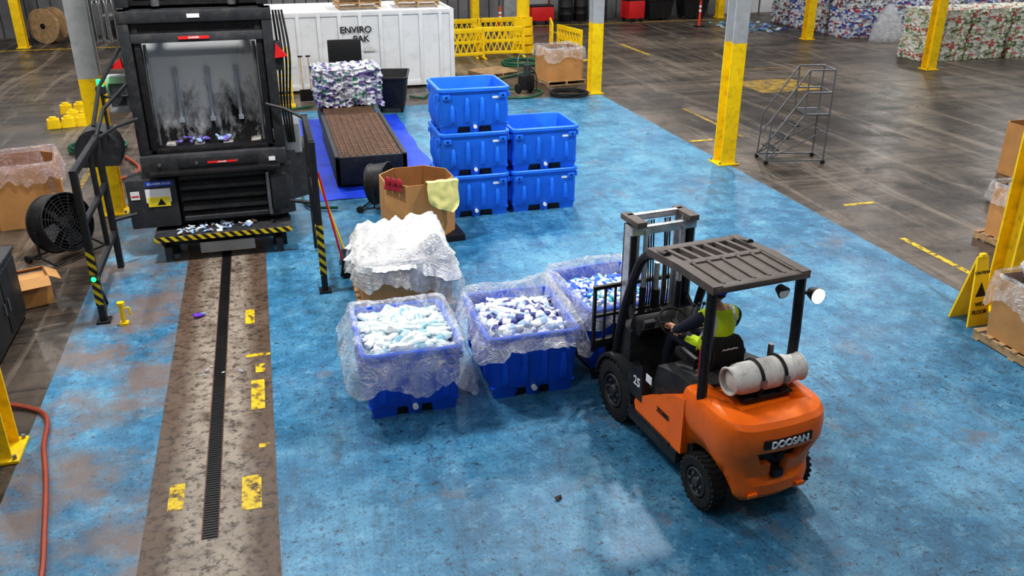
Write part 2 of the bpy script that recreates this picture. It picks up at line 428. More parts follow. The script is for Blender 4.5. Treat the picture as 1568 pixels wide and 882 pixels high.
# ------------------------------------------------------------ blue bulk bins
def make_bin(w,d,h,m,tp=.1,name='bulk_bin'):
    b=B(); ft=.11; t0=tp
    rings=[rr(w-t0-.03,d-t0-.03,.07,ft),rr(w-t0,d-t0,.08,ft+.03),rr(w-.05,d-.05,.09,h-.07),rr(w-.045,d-.045,.09,h-.06),rr(w,d,.1,h-.052),rr(w,d,.1,h-.012),rr(w-.02,d-.02,.1,h),
           rr(w-.09,d-.09,.08,h),rr(w-.105,d-.105,.08,h-.02),rr(w-.17,d-.17,.07,ft+.07)]
    b.loft(rings,m)
    for sx in(-1,0,1):
        for sy in(-1,0,1):
            if sx==0 and sy==0: continue
            fw=.27 if sx else .16; fd=.27 if sy else .16
            cx=sx*(w/2-t0/2-.02-fw/2); cy=sy*(d/2-t0/2-.02-fd/2)
            b.loft([rr(fw-.03,fd-.03,.02,0,3,cx,cy),rr(fw,fd,.02,ft*.8,3,cx,cy),rr(fw+.04,fd+.04,.02,ft+.03,3,cx,cy)],m)
    for side in range(4):
        L=w if side%2==0 else d; D=d if side%2==0 else w
        T=Matrix.Rotation(R(90*side),4,'Z')
        yb=-(D/2-t0/2); yt=-(D/2-.025)
        for i in range(4):
            cx=(-.36+.24*i)*L*.86
            z0=ft+.04; z1=h-.15 if i in(1,2) else h-.26
            wd=.1
            rg=[]
            for z,ww,dp in((z0,wd*.8,.0),(z0+.05,wd,.028),(z1-.05,wd*.8,.026),(z1,wd*.45,.0)):
                t=(z-ft)/(h-ft); yy=yb*(1-t)+yt*t
                rg.append([Vector((cx-ww/2,yy+.03,z)),Vector((cx-ww/2*.65,yy-dp,z)),Vector((cx+ww/2*.65,yy-dp,z)),Vector((cx+ww/2,yy+.03,z))])
            b.loft(rg,m,M=T)
        for sx in(-1,1):
            b.box((sx*(L/2-.13),yt-.008,h-.13),(.13,.04,.08),m,bev=.014,M=T)
            b.cyl(T@Vector((sx*(L/2-.13),yt-.02,h-.13)),T@Vector((sx*(L/2-.13),yt-.031,h-.13)),.018,M_dark,seg=10)
            b.box((sx*L*.19,-(D/2-t0/2-.05),ft*.62),(L*.2,.02,ft*.75),M_dark,M=T)  # black plates stand in for the shade inside the fork pockets
    b.cyl((0,-(d/2-t0/2),.11),(0,-(d/2-t0/2+.035),.11),.03,M_lblw,seg=12)
    b.box((w*.3,-(d/2-.03),h-.16),(.12,.012,.035),M_lblw)
    return b.obj(name)
SB=make_bin(1.17,1.08,.72,M_bin2,.06)
sx_,sy_=3.09,13.86
SB.location=(sx_,sy_,.004)
H=.705
for i in(1,2): dup(SB,(sx_,sy_,.004+H*i),name='bulk_bin')
for i in(0,1): dup(SB,(sx_+1.19,sy_+.02,.004+H*i),name='bulk_bin')
B1=(1.08,8.12,.004); B2=(2.35,8.16,.004); B3=(3.46,8.42,.08)
FB=make_bin(1.03,1.2,.75,M_bin,.11); FB.location=B1
dup(FB,B2,name='bulk_bin'); dup(FB,B3,6,name='bulk_bin')

def per(w,d,r,n):
    base=rr(w,d,r,0,6); pts=[];L=[0]
    for i in range(len(base)): L.append(L[-1]+(base[(i+1)%len(base)]-base[i]).length)
    tot=L[-1]
    for k in range(n):
        s=tot*k/n; i=0
        while L[i+1]<s: i+=1
        t=(s-L[i])/max(1e-9,L[i+1]-L[i]); pts.append(base[i].lerp(base[(i+1)%len(base)],t))
    out=[]
    for k in range(n):
        t=(pts[(k+1)%n]-pts[k-1]).normalized(); out.append((pts[k],Vector((t.y,-t.x,0))))
    return out
def liner(b,w,d,z,drop,flare,m,seed,up=.04,inner=.18,cover=None,n=220,fold=.05,dropf=None,hf=1.0,lump=.12):
    P=per(w,d,.09,n); rings=[]
    nz=lambda *a: noise.noise(Vector(a)+Vector((seed*7.3,seed*3.1,seed)))
    def ring(off,dz,amp,scale=1,zamp=0):
        r=[]
        for k,(p,nn) in enumerate(P):
            a=2*math.pi*k/n; ca,sa=math.cos(a),math.sin(a)
            f=amp*(nz(ca*4,sa*4,off*3)+hf*.6*nz(ca*11,sa*11,off*2)+hf*.35*abs(nz(ca*26,sa*26,off)))
            zz=dz(k) if callable(dz) else dz
            q=p*scale+nn*(off+f)
            r.append(Vector((q.x,q.y,z+zz+zamp*(nz(q.x*2.2,q.y*2.2,4)+.6*abs(nz(q.x*5,q.y*5,1))))))
        return r
    if cover is not None:
        for sc in(.02,.1,.2,.3,.4,.5,.6,.7,.8,.88,.94): rings.append(ring(-.03*sc,cover*(1-.55*sc*sc)-.05*(1-sc),.06*sc,sc,lump))
        rings.append(ring(-.03,cover*.38,.04,zamp=lump*.8)); rings.append(ring(.0,cover*.2,.04,zamp=lump*.6)); rings.append(ring(.03,-.03,.03))
    else:
        rings.append(ring(-.10,-inner,.01)); rings.append(ring(-.085,-inner*.4,.012))
        rings.append(ring(-.04,up*.7,.015,zamp=up*.6)); rings.append(ring(-.0,up,.015,zamp=up*.6)); rings.append(ring(.03,up*.5,.012)); rings.append(ring(.04,-.03,.012))
    dv=[]
    for k in range(n):
        a=2*math.pi*k/n; ca,sa=math.cos(a),math.sin(a)
        v=drop*(.78+.6*nz(ca*2,sa*2,5)+.22*nz(ca*7,sa*7,2))
        p=P[k][0]; corner=min(abs(p.x)/(w/2),abs(p.y)/(d/2)); v*=1+.45*max(0,corner-.6)/.4
        if dropf: v*=dropf(p)
        dv.append(max(.05,v))
    for t in(.12,.25,.4,.55,.7,.85,1.0):
        rings.append(ring(.045+flare*t,(lambda k,t=t:-.03-dv[k]*t),fold*(t**.8)))
    b.loft(rings,m,cap0=cover is not None,cap1=False)
def bottle(b,M,mb,ml,mc,L=.19,r=.034):
    prof=[(0,r*.8,0),(.01,r,0),(.3*L,r,0),(.3*L,r*1.01,1),(.68*L,r*1.01,1),(.68*L,r,0),(.8*L,r*.8,0),(.86*L,r*.4,0),(.86*L,r*.48,2),(L,r*.46,2)]
    seg=10; ms=(mb,ml,mc)
    for i in range(len(prof)-1):
        z0,r0,_=prof[i];z1,r1,c=prof[i+1]
        if z1-z0<1e-6: continue
        vs=[(rad*math.cos(2*math.pi*k/seg),rad*.72*math.sin(2*math.pi*k/seg),zz) for zz,rad in((z0,r0),(z1,r1)) for k in range(seg)]
        b.add(vs,[[k,(k+1)%seg,seg+(k+1)%seg,seg+k] for k in range(seg)],ms[c],M)
    for z0,rad,c in((0,r*.8,0),(L,r*.46,2)):
        vs=[(rad*math.cos(2*math.pi*k/seg),rad*.72*math.sin(2*math.pi*k/seg),z0) for k in range(seg)]
        b.add(vs,[list(range(seg))],ms[c],M)
def pile(name,w,d,z,n,sets,loc,rz=0,mound=.12,L=.19,r=.034,base=M_lblw,seed=1):
    b=B(); rnd=random.Random(seed)
    g=10; vs=[];fs=[]
    hf=lambda x,y: z+mound*max(0,(1-(2*x/w)**2))*max(0,(1-(2*y/d)**2))
    for i in range(g+1):
        for j in range(g+1):
            x=(i/g-.5)*w;y=(j/g-.5)*d
            vs.append((x,y,hf(x,y)-.04))
    for i in range(g):
        for j in range(g): a=i*(g+1)+j; fs.append([a,a+1,a+g+2,a+g+1])
    b.add(vs,fs,base)
    for layer in range(3):
        pl=[]; tries=0
        while len(pl)<n//3 and tries<6000:
            tries+=1
            x=rnd.uniform(-.5,.5)*(w-.14); y=rnd.uniform(-.5,.5)*(d-.14); a=rnd.uniform(0,math.pi)
            if any((x-q[0])**2+(y-q[1])**2<(.42*L)**2*(.35+1.0*abs(math.sin(a-q[2]))) for q in pl): continue
            pl.append((x,y,a))
        for x,y,a in pl:
            hz=hf(x,y)-.02+layer*r*.85
            M=Matrix.Translation((x,y,hz))@Euler((R(90+rnd.gauss(0,11)),0,a+(math.pi if rnd.random()<.5 else 0))).to_matrix().to_4x4()@Matrix.Rotation(rnd.gauss(0,.4),4,'Z')@Matrix.Translation((0,0,-L/2))
            bottle(b,M,*rnd.choice(sets),L=L*rnd.uniform(.9,1.08),r=r)
    return b.obj(name,loc,rz)
mM=mat('bottle_mint',(214,234,238),.35,0,.05,4,0,(0,0,0),0); mW=mat('bottle_white',(240,242,246),.35,0,.04,4,0,(0,0,0),0)
mM2=mat('bottle_aqua',(150,196,216),.35,0,.05,4,0,(0,0,0),0)
mN=mat('label_navy',(52,62,130),.4,0,.1,4,0,(0,0,0),0); mP=mat('label_pale_blue',(160,185,220),.4,0,.1,4,0,(0,0,0),0)
mBl=mat('bottle_blue',(40,100,215),.35,0,.1,4,0,(0,0,0),0); mTe=mat('label_teal',(90,190,200),.4,0,.1,4,0,(0,0,0),0)
pile('bottle_pile',.88,1.04,.63,225,[(mM,mM,mM),(mW,mM,mW),(mM,mW,mM),(mM,mM2,mW),(mW,mW,mM)],B1,mound=.13,base=mM2,L=.23,r=.043,seed=3)
pile('bottle_pile',.88,1.04,.58,180,[(mW,mN,mW),(mW,mW,mW),(mW,mP,mW),(mP,mW,mN),(mW,mN,mP),(mN,mW,mW)],B2,mound=.11,base=mN,L=.25,r=.046,seed=4)
pile('bottle_pile',.88,1.04,.58,330,[(mBl,mW,mBl),(mW,mBl,mW),(mTe,mW,mBl),(mBl,mBl,mW)],B3,6,mound=.1,L=.14,r=.03,base=mBl,seed=5)
b=B(); liner(b,1.03,1.2,.752,.36,.1,M_film2,1,up=.07,fold=.07,dropf=lambda p:1.1 if p.y<.2 else .6); b.obj('bin_liner',B1)
b=B(); liner(b,1.03,1.2,.752,.15,.08,M_film2,2,up=.10,fold=.06,dropf=lambda p:1.3 if p.x<-.3 else (1.5 if p.x>.4 and p.y<0 else .8)); b.obj('bin_liner',B2)
b=B(); liner(b,1.03,1.2,.752,.15,.07,M_film2,3,up=.09,fold=.05); b.obj('bin_liner',B3,6)

# ------------------------------------------------------------ pallets and cardboard boxes
def pallet(b,w=1.2,d=1.05,m=M_wood,z=0):
    for x in(-w/2+.03,0,w/2-.03): b.bx(x-.02,x+.02,-d/2,d/2,z+.018,z+.105,m)
    n=7
    for i in range(n):
        y=-d/2+.045+(d-.09)*i/(n-1); b.bx(-w/2,w/2,y-.045,y+.045,z+.105,z+.123,m)
    for y in(-d/2+.05,0,d/2-.05): b.bx(-w/2,w/2,y-.045,y+.045,z,z+.018,m)
def octa(w,d,c,z): 
    return [Vector(p+(z,)) for p in((w/2,-d/2+c),(w/2,d/2-c),(w/2-c,d/2),(-w/2+c,d/2),(-w/2,d/2-c),(-w/2,-d/2+c),(-w/2+c,-d/2),(w/2-c,-d/2))]
def gaylord(b,w,d,h,c,z0):
    b.loft([octa(w,d,c,z0),octa(w+.02,d+.02,c,z0+h*.5),octa(w,d,c,z0+h)],M_card,cap1=False)
    b.loft([octa(w,d,c,z0+h),octa(w-.03,d-.03,c,z0+h)],M_card,False,False)
    b.loft([octa(w-.03,d-.03,c,z0+h),octa(w-.03,d-.03,c,z0+.04)],M_cardin,False,True)
b=B(); b.bx(-.5,.62,-.5,.5,0,.1,M_blk,.01); gaylord(b,1.06,1.02,.86,.28,.1)
box1=b.obj('cardboard_gaylord_box',(2.02,12.78,.004),4)
M_cream=mat('cream_cloth',(238,228,150),.9,0,.08,6,0,(0,0,0),.4,50)
b=B()
vs=[];fs=[];nx,ny=16,16
for j in range(ny+1):
    for i in range(nx+1):
        u=i/nx-.5;t=j/ny
        s=(t-.35)
        if s<0: y=.14*(-s/.35); z=.0-.05*(-s/.35)**2
        else: y=-.04-.05*s; z=-.66*s*1.0
        z+=.03 if abs(s)<.08 else 0
        rnd_c=(1-.5*max(0,(t-.75)/.25)**2)
        vs.append((u*.52*rnd_c+.01*math.sin(t*9),y+.03*noise.noise(Vector((u*5,t*5,0)))-.015*math.sin(u*14),z-.1*u*t+.01*noise.noise(Vector((u*5,t*5,3)))))
for j in range(ny):
    for i in range(nx): a=j*(nx+1)+i; fs.append([a,a+1,a+nx+2,a+nx+1])
b.add(vs,fs,M_cream); b.obj('cream_cloth',(2.32,12.3,.98),18)
M_glove=mat('maroon_glove',(150,30,50),.7)
b=B()
for i in range(3):
    x=i*.11
    b.ball((x,0,0),(.055,.03,.08),M_glove,12)
    for f in range(4): b.cyl((x-.035+f*.024,-.01,-.05),(x-.04+f*.027,-.03,-.12+.01*(f%2)),.012,M_glove,seg=6)
b.obj('work_gloves',(1.54,12.46,1.0),-48)
b=B(); pallet(b,1.22,1.15); gaylord(b,1.12,1.08,.62,.08,.123)
b.obj('cardboard_gaylord_box',(1.4,10.42,.004))
b=B(); liner(b,1.14,1.1,.745,.45,.07,film('draped_film',(248,250,252),.4,.18,.16,.35),5,up=.05,fold=.09,dropf=lambda p:1.1 if p.x>0 else .8)
liner(b,1.1,1.06,.77,.10,.05,M_bag,8,cover=.22,fold=.09,dropf=lambda p:2.0 if p.x>.1 else .9,hf=1.2,lump=.26)
b.obj('plastic_bag_liner',(1.4,10.42,.004))
def gay(loc,rz,w,d,h,seed,pal=True,c=.1,film_=M_film,linr=True):
    b=B(); z=.123 if pal else 0
    if pal: pallet(b,w+.1,d+.1)
    gaylord(b,w,d,h,c,z); o=b.obj('cardboard_gaylord_box',loc,rz)
    if linr:
        b=B(); liner(b,w+.02,d+.02,z+h+.005,.26,.04,film_,seed,up=.06,fold=.04,inner=.5); b.obj('plastic_bag_liner',loc,rz)
gay((-4.1,15.3,0),10,1.2,1.1,.97,11,pal=False,c=.25,film_=film('pink_film',(232,208,208),.3))
gay((8.15,24.3,0),5,1.1,1.1,.85,12)
gay((8.42,6.9,0),0,1.1,1.1,.72,13)
gay((10.95,9.75,0),0,1.1,1.1,.76,14)
gay((14.0,12.75,0),0,1.15,1.1,.98,15,pal=False,linr=False)
for loc_,rh in(((8.42,6.9,.72),.62),((10.95,9.75,.74),.35)):
    b=B(); rings=[]
    for i in range(13):
        t=i/12; rad=.5*math.sin(math.pi*(.12+.8*t))**.7
        rings.append([Vector((math.cos(2*math.pi*k/40)*rad*(1+.25*noise.noise(Vector((math.cos(k*.157)*2.5,math.sin(k*.157)*2.5,t*3)))),math.sin(2*math.pi*k/40)*rad*(1+.25*noise.noise(Vector((math.cos(k*.157)*2.5,math.sin(k*.157)*2.5,t*3+9)))),t*rh)) for k in range(40)])
    b.loft(rings,film('inner_bag_film',(244,246,250),.45) if rh>.5 else M_film2); b.obj('plastic_waste_bag',loc_)
for x,y,z,rz in((2.6,25.6,2.13,3),(4.3,25.7,2.13,-4),(6.6,25.9,0,20)):
    b=B(); pallet(b); 
    if z>1: pallet(b,z=.125)
    b.obj('wood_pallet',(x,y,z),rz)

# ------------------------------------------------------------ baler machine
E=empty('hydraulic_baler',(-.87,13.0,.004))
b=B()
b.bx(-.95,.95,.1,2.3,.38,1.28,M_dgr2,.02)
for sx in(-.78,.78):
    for y in(.0,1.9): b.bx(sx-.1,sx+.1,y-.1,y+.1,0,.38,M_blk)
b.bx(-.88,.88,-.3,.1,.22,.36,M_blk,.01); b.bx(-.35,.42,-.42,-.38,.1,.26,M_gry,.01)
b.bx(-.35,.42,-.4,.1,.12,.24,M_dgr)
b.bx(-.84,-.74,-.4,-.3,0,.22,M_dgr); b.bx(.72,.82,-.4,-.3,0,.22,M_dgr)
b.bx(-.95,.97,-.46,.12,.33,.40,M_dgr,.01)
b.obj('base_frame',parent=E)
b=B(); b.bx(-.95,.97,-.475,-.46,.335,.405,M_haz); b.obj('hazard_strip',parent=E)
b=B(); rnd=random.Random(4)
for i in range(70):
    x=rnd.uniform(-.7,.5)*(.9); y=rnd.uniform(-.38,-.05); c=rnd.choice([mW,mW,mM,mP,mP,M_rust])
    b.box((x,y,.41+rnd.uniform(0,.02)),(rnd.uniform(.03,.09),rnd.uniform(.02,.06),.012),c,(rnd.uniform(-25,25),rnd.uniform(-25,25),rnd.uniform(0,180)))
b.obj('plastic_scraps',parent=E)
b=B()
b.bx(-.56,.7,-.02,.12,.44,1.24,M_dgr2,.01)
for i in range(5):
    z=.52+i*.155
    b.prism([(-.02,z-.02),(-.14,z),(-.14,z+.05),(-.02,z+.1)],'x',-.52,.66,M_dgr)
b.bx(-1.25,-.58,-.16,.3,.46,1.18,M_dgr,.02); b.prism([(.7,-.2),(1.06,-.05),(1.06,.9),(.7,.9)],'z',.5,1.24,M_dgr)
b.bx(.74,.96,-.26,-.18,.62,1.16,M_dgr2,.02); b.cyl((.7,-.23,.55),(.7,-.23,1.2),.03,M_steel)
b.bx(-1.0,1.0,-.14,.3,1.27,1.5,M_dgr,.02); b.bx(-.5,.6,-.16,-.13,1.32,1.46,M_dgr2,.01)
b.bx(-.9,.9,-.3,-.1,1.24,1.29,M_blk,.01)
for x in(-.75,-.25,.3,.8): b.cyl((x,-.165,1.38),(x,-.14,1.38),.025,M_steel,seg=8)
b.obj('chamber_door',parent=E)
b=B()
b.bx(-.98,-.62,-.168,-.16,1.08,1.15,M_lblb); b.bx(-1.0,-.66,-.168,-.16,.84,1.04,M_lblw); b.bx(-.98,-.68,-.172,-.168,.78,.92,M_lbly)
b.bx(-1.2,-1.08,-.168,-.16,.9,1.02,M_lblw); b.bx(-1.19,-1.09,-.171,-.168,.94,.96,M_lblr)
b.text('CHAMBER DOOR',.04,M_lblw,Matrix.Translation((-.8,-.17,1.115))@RX)
b.prism([(-.86,.8),(-.8,.9),(-.74,.8)],'y',-.174,-.172,M_dark)
b.bx(-.1,.3,-.168,-.16,1.36,1.39,M_lblr); b.bx(-.25,.15,-.075,-.07,3.08,3.12,M_lblr)
b.text('DANGER',.03,M_lblw,Matrix.Translation((.1,-.17,1.375))@RX); b.text('DANGER',.035,M_lblw,Matrix.Translation((-.05,-.077,3.1))@RX)
b.bx(.75,.84,-.168,-.16,1.34,1.4,M_lblw)
b.obj('warning_labels',parent=E)
b=B()
for sx in(-1,1):
    b.bx(sx*.93-.07,sx*.93+.07,-.06,.25,1.5,3.46,M_dgr2,.015)
    b.bx(sx*.8-.04,sx*.8+.04,-.02,.2,1.5,3.35,M_blk,.01)
    b.bx(sx*.9-.02,sx*.9+.02,.2,1.6,1.4,3.5,M_dgr2)
    b.cyl((sx*.72,.12,1.6),(sx*.72,.12,3.0),.022,M_steel)
b.bx(-1.0,1.0,-.07,.25,3.3,3.46,M_dgr2,.02); b.bx(-.86,.86,-.05,.2,3.04,3.16,M_dgr,.01); b.bx(-.86,.86,0,.2,3.16,3.3,M_blk)
b.bx(-.86,.86,-.02,.2,1.5,1.56,M_blk,.01)
b.bx(-.9,.9,1.6,1.7,1.4,3.5,M_dgr2)
b.bx(-.92,.92,.25,1.7,3.5,3.56,M_blk); b.bx(-.8,.8,.3,1.5,3.5,5.2,M_dgr2,.03)
b.bx(-1.0,1.0,0,.3,3.95,4.05,M_dgr,.01)
for sx in(-1,1): b.bx(sx*.9-.08,sx*.9+.08,.0,.3,3.5,5.2,M_dgr2,.02); b.cyl((sx*.5,.16,3.5),(sx*.5,.16,4.6),.06,M_steel)
b.bx(-.1,.06,-.08,-.07,3.36,3.41,M_lblw)
b.obj('upper_frame',parent=E)
b=B(); b.bx(-.84,.84,.6,.66,1.5,3.2,M_scuff)
for sx in(-1,1): b.bx(sx*.84-.01,sx*.84+.01,.2,.62,1.5,3.2,M_scuff)
for x in(-.42,.02,.42): b.cyl((x,.56,1.85),(x,.56,2.55),.026,M_rod); b.box((x,.57,2.56),(.07,.05,.07),M_rod); b.box((x,.57,1.85),(.07,.05,.07),M_rod)
b.obj('press_chamber',parent=E)
b=B(); b.bx(-.84,.84,.0,.6,1.5,1.53,M_blk)
for x in(-.6,-.2,.2,.6): b.bx(x-.07,x+.07,.05,.57,1.53,1.545,M_worn)
rnd=random.Random(9); ml=mat('lilac_plastic',(130,110,200),.4,0,.05,4,0,(0,0,0),0)
for i in range(24):
    b.box((rnd.uniform(-.5,.2),rnd.uniform(.3,.52),1.57+rnd.uniform(0,.03)),(rnd.uniform(.04,.12),rnd.uniform(.03,.08),.02),rnd.choice([mP,ml,ml]),(rnd.uniform(-30,30),rnd.uniform(-30,30),rnd.uniform(0,180)))
b.obj('platen_floor',parent=E)
b=B()
for i in range(4):
    b.tube([(1.03+.04*i,.2,3.4),(1.05+.05*i,.1,2.8),(1.02+.04*i,.15,2.1),(1.06+.03*i,.2,1.5)],.016,M_rub,sub=5)
b.bx(1.0,1.25,.3,.9,1.3,1.75,M_gry,.03); b.prism([(1.0,.2),(1.35,.45),(1.35,1.1),(1.0,1.3)],'z',.6,1.35,M_dgr)
b.bx(1.0,1.1,-.05,.12,2.6,3.0,M_dgr2,.02)
b.bx(-1.3,-1.02,.1,.3,2.1,2.6,M_gry,.02); b.bx(-1.26,-1.06,.09,.1,2.2,2.5,M_dgr)
b.prism([(-1.55+.3*math.cos(R(a)),1.55+.35*math.sin(R(a))) for a in range(-30,211,20)],'y',.0,.5,M_dgr2)
b.tube([(-1.45,-.45,2.05),(-1.35,-.1,2.5),(-1.02,0,3.0)],.03,M_dgr2,seg=6)
b.tube([(-1.45,-.45,1.9),(-1.35,-.1,2.2),(-1.02,0,2.5)],.03,M_dgr2,seg=6)
b.obj('hydraulic_equipment',parent=E)
b=B(); b.bx(-1.4,-1.28,-.1,.0,2.4,2.5,M_dgr2); b.cyl((-1.34,-.05,2.5),(-1.34,-.05,2.59),.04,M_grn); b.cyl((-1.34,-.05,1.9),(-1.34,-.05,2.4),.02,M_gate)
b.prism([(-1.2,2.72),(-1.02,2.72),(-1.04,2.85)],'y',-.03,.1,M_red); b.tube([(-1.34,-.05,2.35),(-1.02,.0,2.35)],.02,M_gate)
b.prism([(.99,2.78),(1.16,2.8),(1.02,2.98)],'y',-.1,.05,M_red)
b.obj('signal_lamp',parent=E)

def gate(name,x,y0,y1,side,mesh=True,h=2.1):
    b=B()
    for y in(y0,y1): b.bx(-.04,.04,y-.05,y+.05,.0 if y==y0 else .05,h,M_gate,.008)
    b.bx(-.035,.035,y0,y1,h-.08,h,M_gate,.005); b.bx(-.035,.035,y0,y1,.55,.62,M_gate,.005)
    b.bx(-.03,.03,y0,y1,1.25,1.31,M_gate,.005)
    ym=(y0+y1)/2+.25; b.bx(-.03,.03,ym-.03,ym+.03,.6,h-.05,M_gate,.005)
    if mesh:
        n=16
        for i in range(1,n):
            y=y0+(y1-y0)*i/n; b.bx(-.003,.003,y-.003,y+.003,.6,h-.05,M_gate)
        for i in range(1,16):
            z=.6+(h-.65)*i/16; b.bx(-.003,.003,y0,y1,z-.003,z+.003,M_gate)
    b.bx(-.08,.08,y0-.09,y0+.09,0,.03,M_gate)
    b.bx(-.045,.045,y0-.056,y0-.05,.25,.95,M_haz); b.bx(-.045,-.04,y0-.05,y0+.05,.25,.95,M_haz)
    b.tube([(0,y0,.58),(0,y0+.35,.1),(0,y0+.02,.08)],.02,M_gate,seg=6)
    b.tube([(0,y1,h-.05),(side*.25,y1+.25,h+.05),(side*.5,y1+.4,h+.1)],.025,M_gate,seg=6)
    b.tube([(0,y1,.75),(side*.3,y1+.2,.75)],.03,M_gate,seg=6)
    return b.obj(name,(x,0,.004))
gate('safety_gate',-2.3,10.75,12.45,1,False,1.95); gate('safety_gate',.43,10.95,12.5,-1,True,2.05)
b=B(); b.bx(-.05,.05,-.05,.05,0,.03,M_plyel); b.cyl((0,0,.02),(0,0,.26),.028,M_plyel); b.cyl((0,0,.26),(0,0,.3),.045,M_plyel); b.tube([(.02,0,.2),(.08,0,.22),(.09,0,.12)],.012,M_plyel,sub=4)
b.obj('yellow_floor_valve',(-2.05,10.6,.004))
b=B(); b.ball((0,0,0),.03,M_grn); b.bx(-.04,.04,.0,.04,-.04,.04,M_blk); b.obj('green_indicator_light',(-2.3,10.64,.62))
b=B(); b.cyl((.0,.0,.25),(-.22,.12,1.5),.015,M_red,seg=8); b.bx(-.02,.22,-.05,.03,.0,.26,M_blk,.02); b.box((.1,0,.14),(.26,.03,.26),M_blk,(0,12,15)); b.obj('push_broom',(.72,11.35,.004),0)
b=B(); b.cyl((.0,.0,.25),(-.32,.1,1.45),.014,M_plyel,seg=8); b.box((.03,0,.14),(.2,.03,.28),M_steel,(10,12,0),.01); b.obj('hand_shovel',(.78,11.75,.004),0)

# conveyor platform + tarp + bale
b=B()
vs=[];fs=[];nx,ny=20,50
for j in range(ny+1):
    for i in range(nx+1):
        x=.5+2.45*i/nx;y=14.85+6.4*j/ny
        z=.012+.03*max(0,noise.noise(Vector((x*2.5,y*2.5,0))))
        x+=.12*noise.noise(Vector((0,y*.8,i//nx)));
        vs.append((x,y,z))
for j in range(ny):
    for i in range(nx): a=j*(nx+1)+i; fs.append([a,a+1,a+nx+2,a+nx+1])
b.add(vs,fs,M_tarp); b.obj('blue_tarp')
b=B(); x0,x1=1.05,2.25
b.bx(x0,x1,15.6,21.2,.08,.5,M_blk,.02); b.bx(x0-.05,x0+.03,15.5,19,.06,.6,M_dgr,.01); b.bx(x1-.03,x1+.05,15.5,19,.06,.6,M_dgr,.01)
b.bx(x0-.05,x1+.05,15.5,15.58,.06,.58,M_dgr2,.01)
y=15.64
while y<19: b.box(((x0+x1)/2,y,.55),(x1-x0-.08,.06,.06),M_rust,(20,0,0)); y+=.15
y=19.1
while y<21.1: b.box(((x0+x1)/2,y,.52),(x1-x0-.1,.07,.04),M_rust,(0,0,0)); y+=.11
for i in range(1,10): x=x0+(x1-x0)*i/10; b.bx(x-.012,x+.012,15.6,19,.57,.59,M_rust)
for y in(15.8,18,20.8):
    for x in(x0+.06,x1-.06): b.bx(x-.05,x+.05,y-.05,y+.05,.045,.1,M_blk)
b.obj('bale_conveyor')
def balemesh(name,w,d,h,m,seed,loc,rz=0,straps=4,amp=1):
    bm=bmesh.new(); bmesh.ops.create_cube(bm,size=1)
    bmesh.ops.subdivide_edges(bm,edges=list(bm.edges),cuts=34,use_grid_fill=True)
    for v in bm.verts:
        p=v.co.copy(); n=Vector([c if abs(c)>.499 else 0 for c in p]).normalized()
        q=Vector((p.x*w,p.y*d,p.z*h))
        am=.05*noise.noise(q*5+Vector((seed,0,0)))+.05*noise.noise(q*12+Vector((0,seed,0)))+.035*noise.noise(q*25)
        st=min(abs(((p.x+.5)*straps)%1-.5)*2,1); am-=.035*max(0,1-st*5)
        v.co=q+n*am*amp
    b=B(); b.addbm(bm,m)
    for i in range(straps):
        x=((i+.5)/straps-.5)*w; b.tube([(x,-d/2-.01,-h/2),(x,-d/2-.01,h/2),(x,d/2,h/2),(x,d/2,-h/2)],.006,M_steel,seg=4)
    return b.obj(name,(loc[0],loc[1],loc[2]+h/2),rz,angle=60)
BA=palette_mat('bale_mixed',[(240,242,245),(230,232,240),(120,90,170),(245,245,248),(60,150,110),(245,245,250),(60,80,150),(235,236,240),(180,175,215),(240,242,245),(245,246,248),(110,60,130)],11)
BB=palette_mat('bale_blue',[(225,230,238),(60,100,200),(235,238,242),(50,80,160),(215,222,232),(140,165,220),(210,70,70),(240,240,245),(236,238,240)],8)
BC=palette_mat('bale_grey',[(225,230,232),(205,214,218),(90,90,100),(225,230,232),(170,70,70),(235,238,240),(110,140,185),(210,215,215),(240,240,240)],8)
BD=palette_mat('bale_pale_green',[(222,226,205),(200,210,185),(240,240,230),(210,90,80),(170,185,130),(240,240,232),(110,140,90),(225,225,212),(236,234,226)],8)
balemesh('plastic_bale',1.45,1.0,.82,BA,1,(1.72,20.4,.56),2,6,1.3)
b1=balemesh('plastic_bale',1.7,1.2,1.1,BB,2,(22.3,30.2,0)); b2=balemesh('plastic_bale',1.7,1.2,1.1,BC,3,(24.1,30.2,0)); b3=balemesh('plastic_bale',1.5,1.3,.8,BD,4,(21.4,24.9,0))
for (x,y,z,bb) in((22.3,31.6,0,b2),(22.3,33.0,0,b1),(22.3,34.4,0,b2),(25.9,30.3,0,b1),(27.7,30.2,0,b2),(29.5,30.3,0,b1),(24.1,31.7,0,b1),
                  (22.3,30.2,1.1,b2),(24.1,30.25,1.1,b1),(22.3,31.6,1.1,b1),(22.35,33,1.1,b2),(22.3,34.4,1.1,b1),(25.9,30.3,1.1,b2),(27.7,30.3,1.1,b1),(29.5,30.2,1.1,b2),(24.1,31.7,1.1,b2)):
    dup(bb,(x,y,z+.55),name='plastic_bale')
for (x,y,z) in((23.05,25.0,0),(24.7,24.9,0),(26.35,25.0,0),(28,25,0),(21.5,24.95,.8),(23.15,25.0,.8),(24.75,25.0,.8),(26.4,24.95,.8),(28,25,.8)):
    dup(b3,(x,y,z+.4),name='plastic_bale',rz=random.uniform(-2,2))
b=B()
rings=[]
for i in range(8):
    t=i/7; rad=.6*math.cos(t*1.5)**.6
    rings.append([Vector((math.cos(2*math.pi*k/26)*rad*(1+.25*noise.noise(Vector((k*.7,t*4,2)))),math.sin(2*math.pi*k/26)*rad*.7*(1+.25*noise.noise(Vector((k*.6,t*3,7)))),1.3*t)) for k in range(26)])
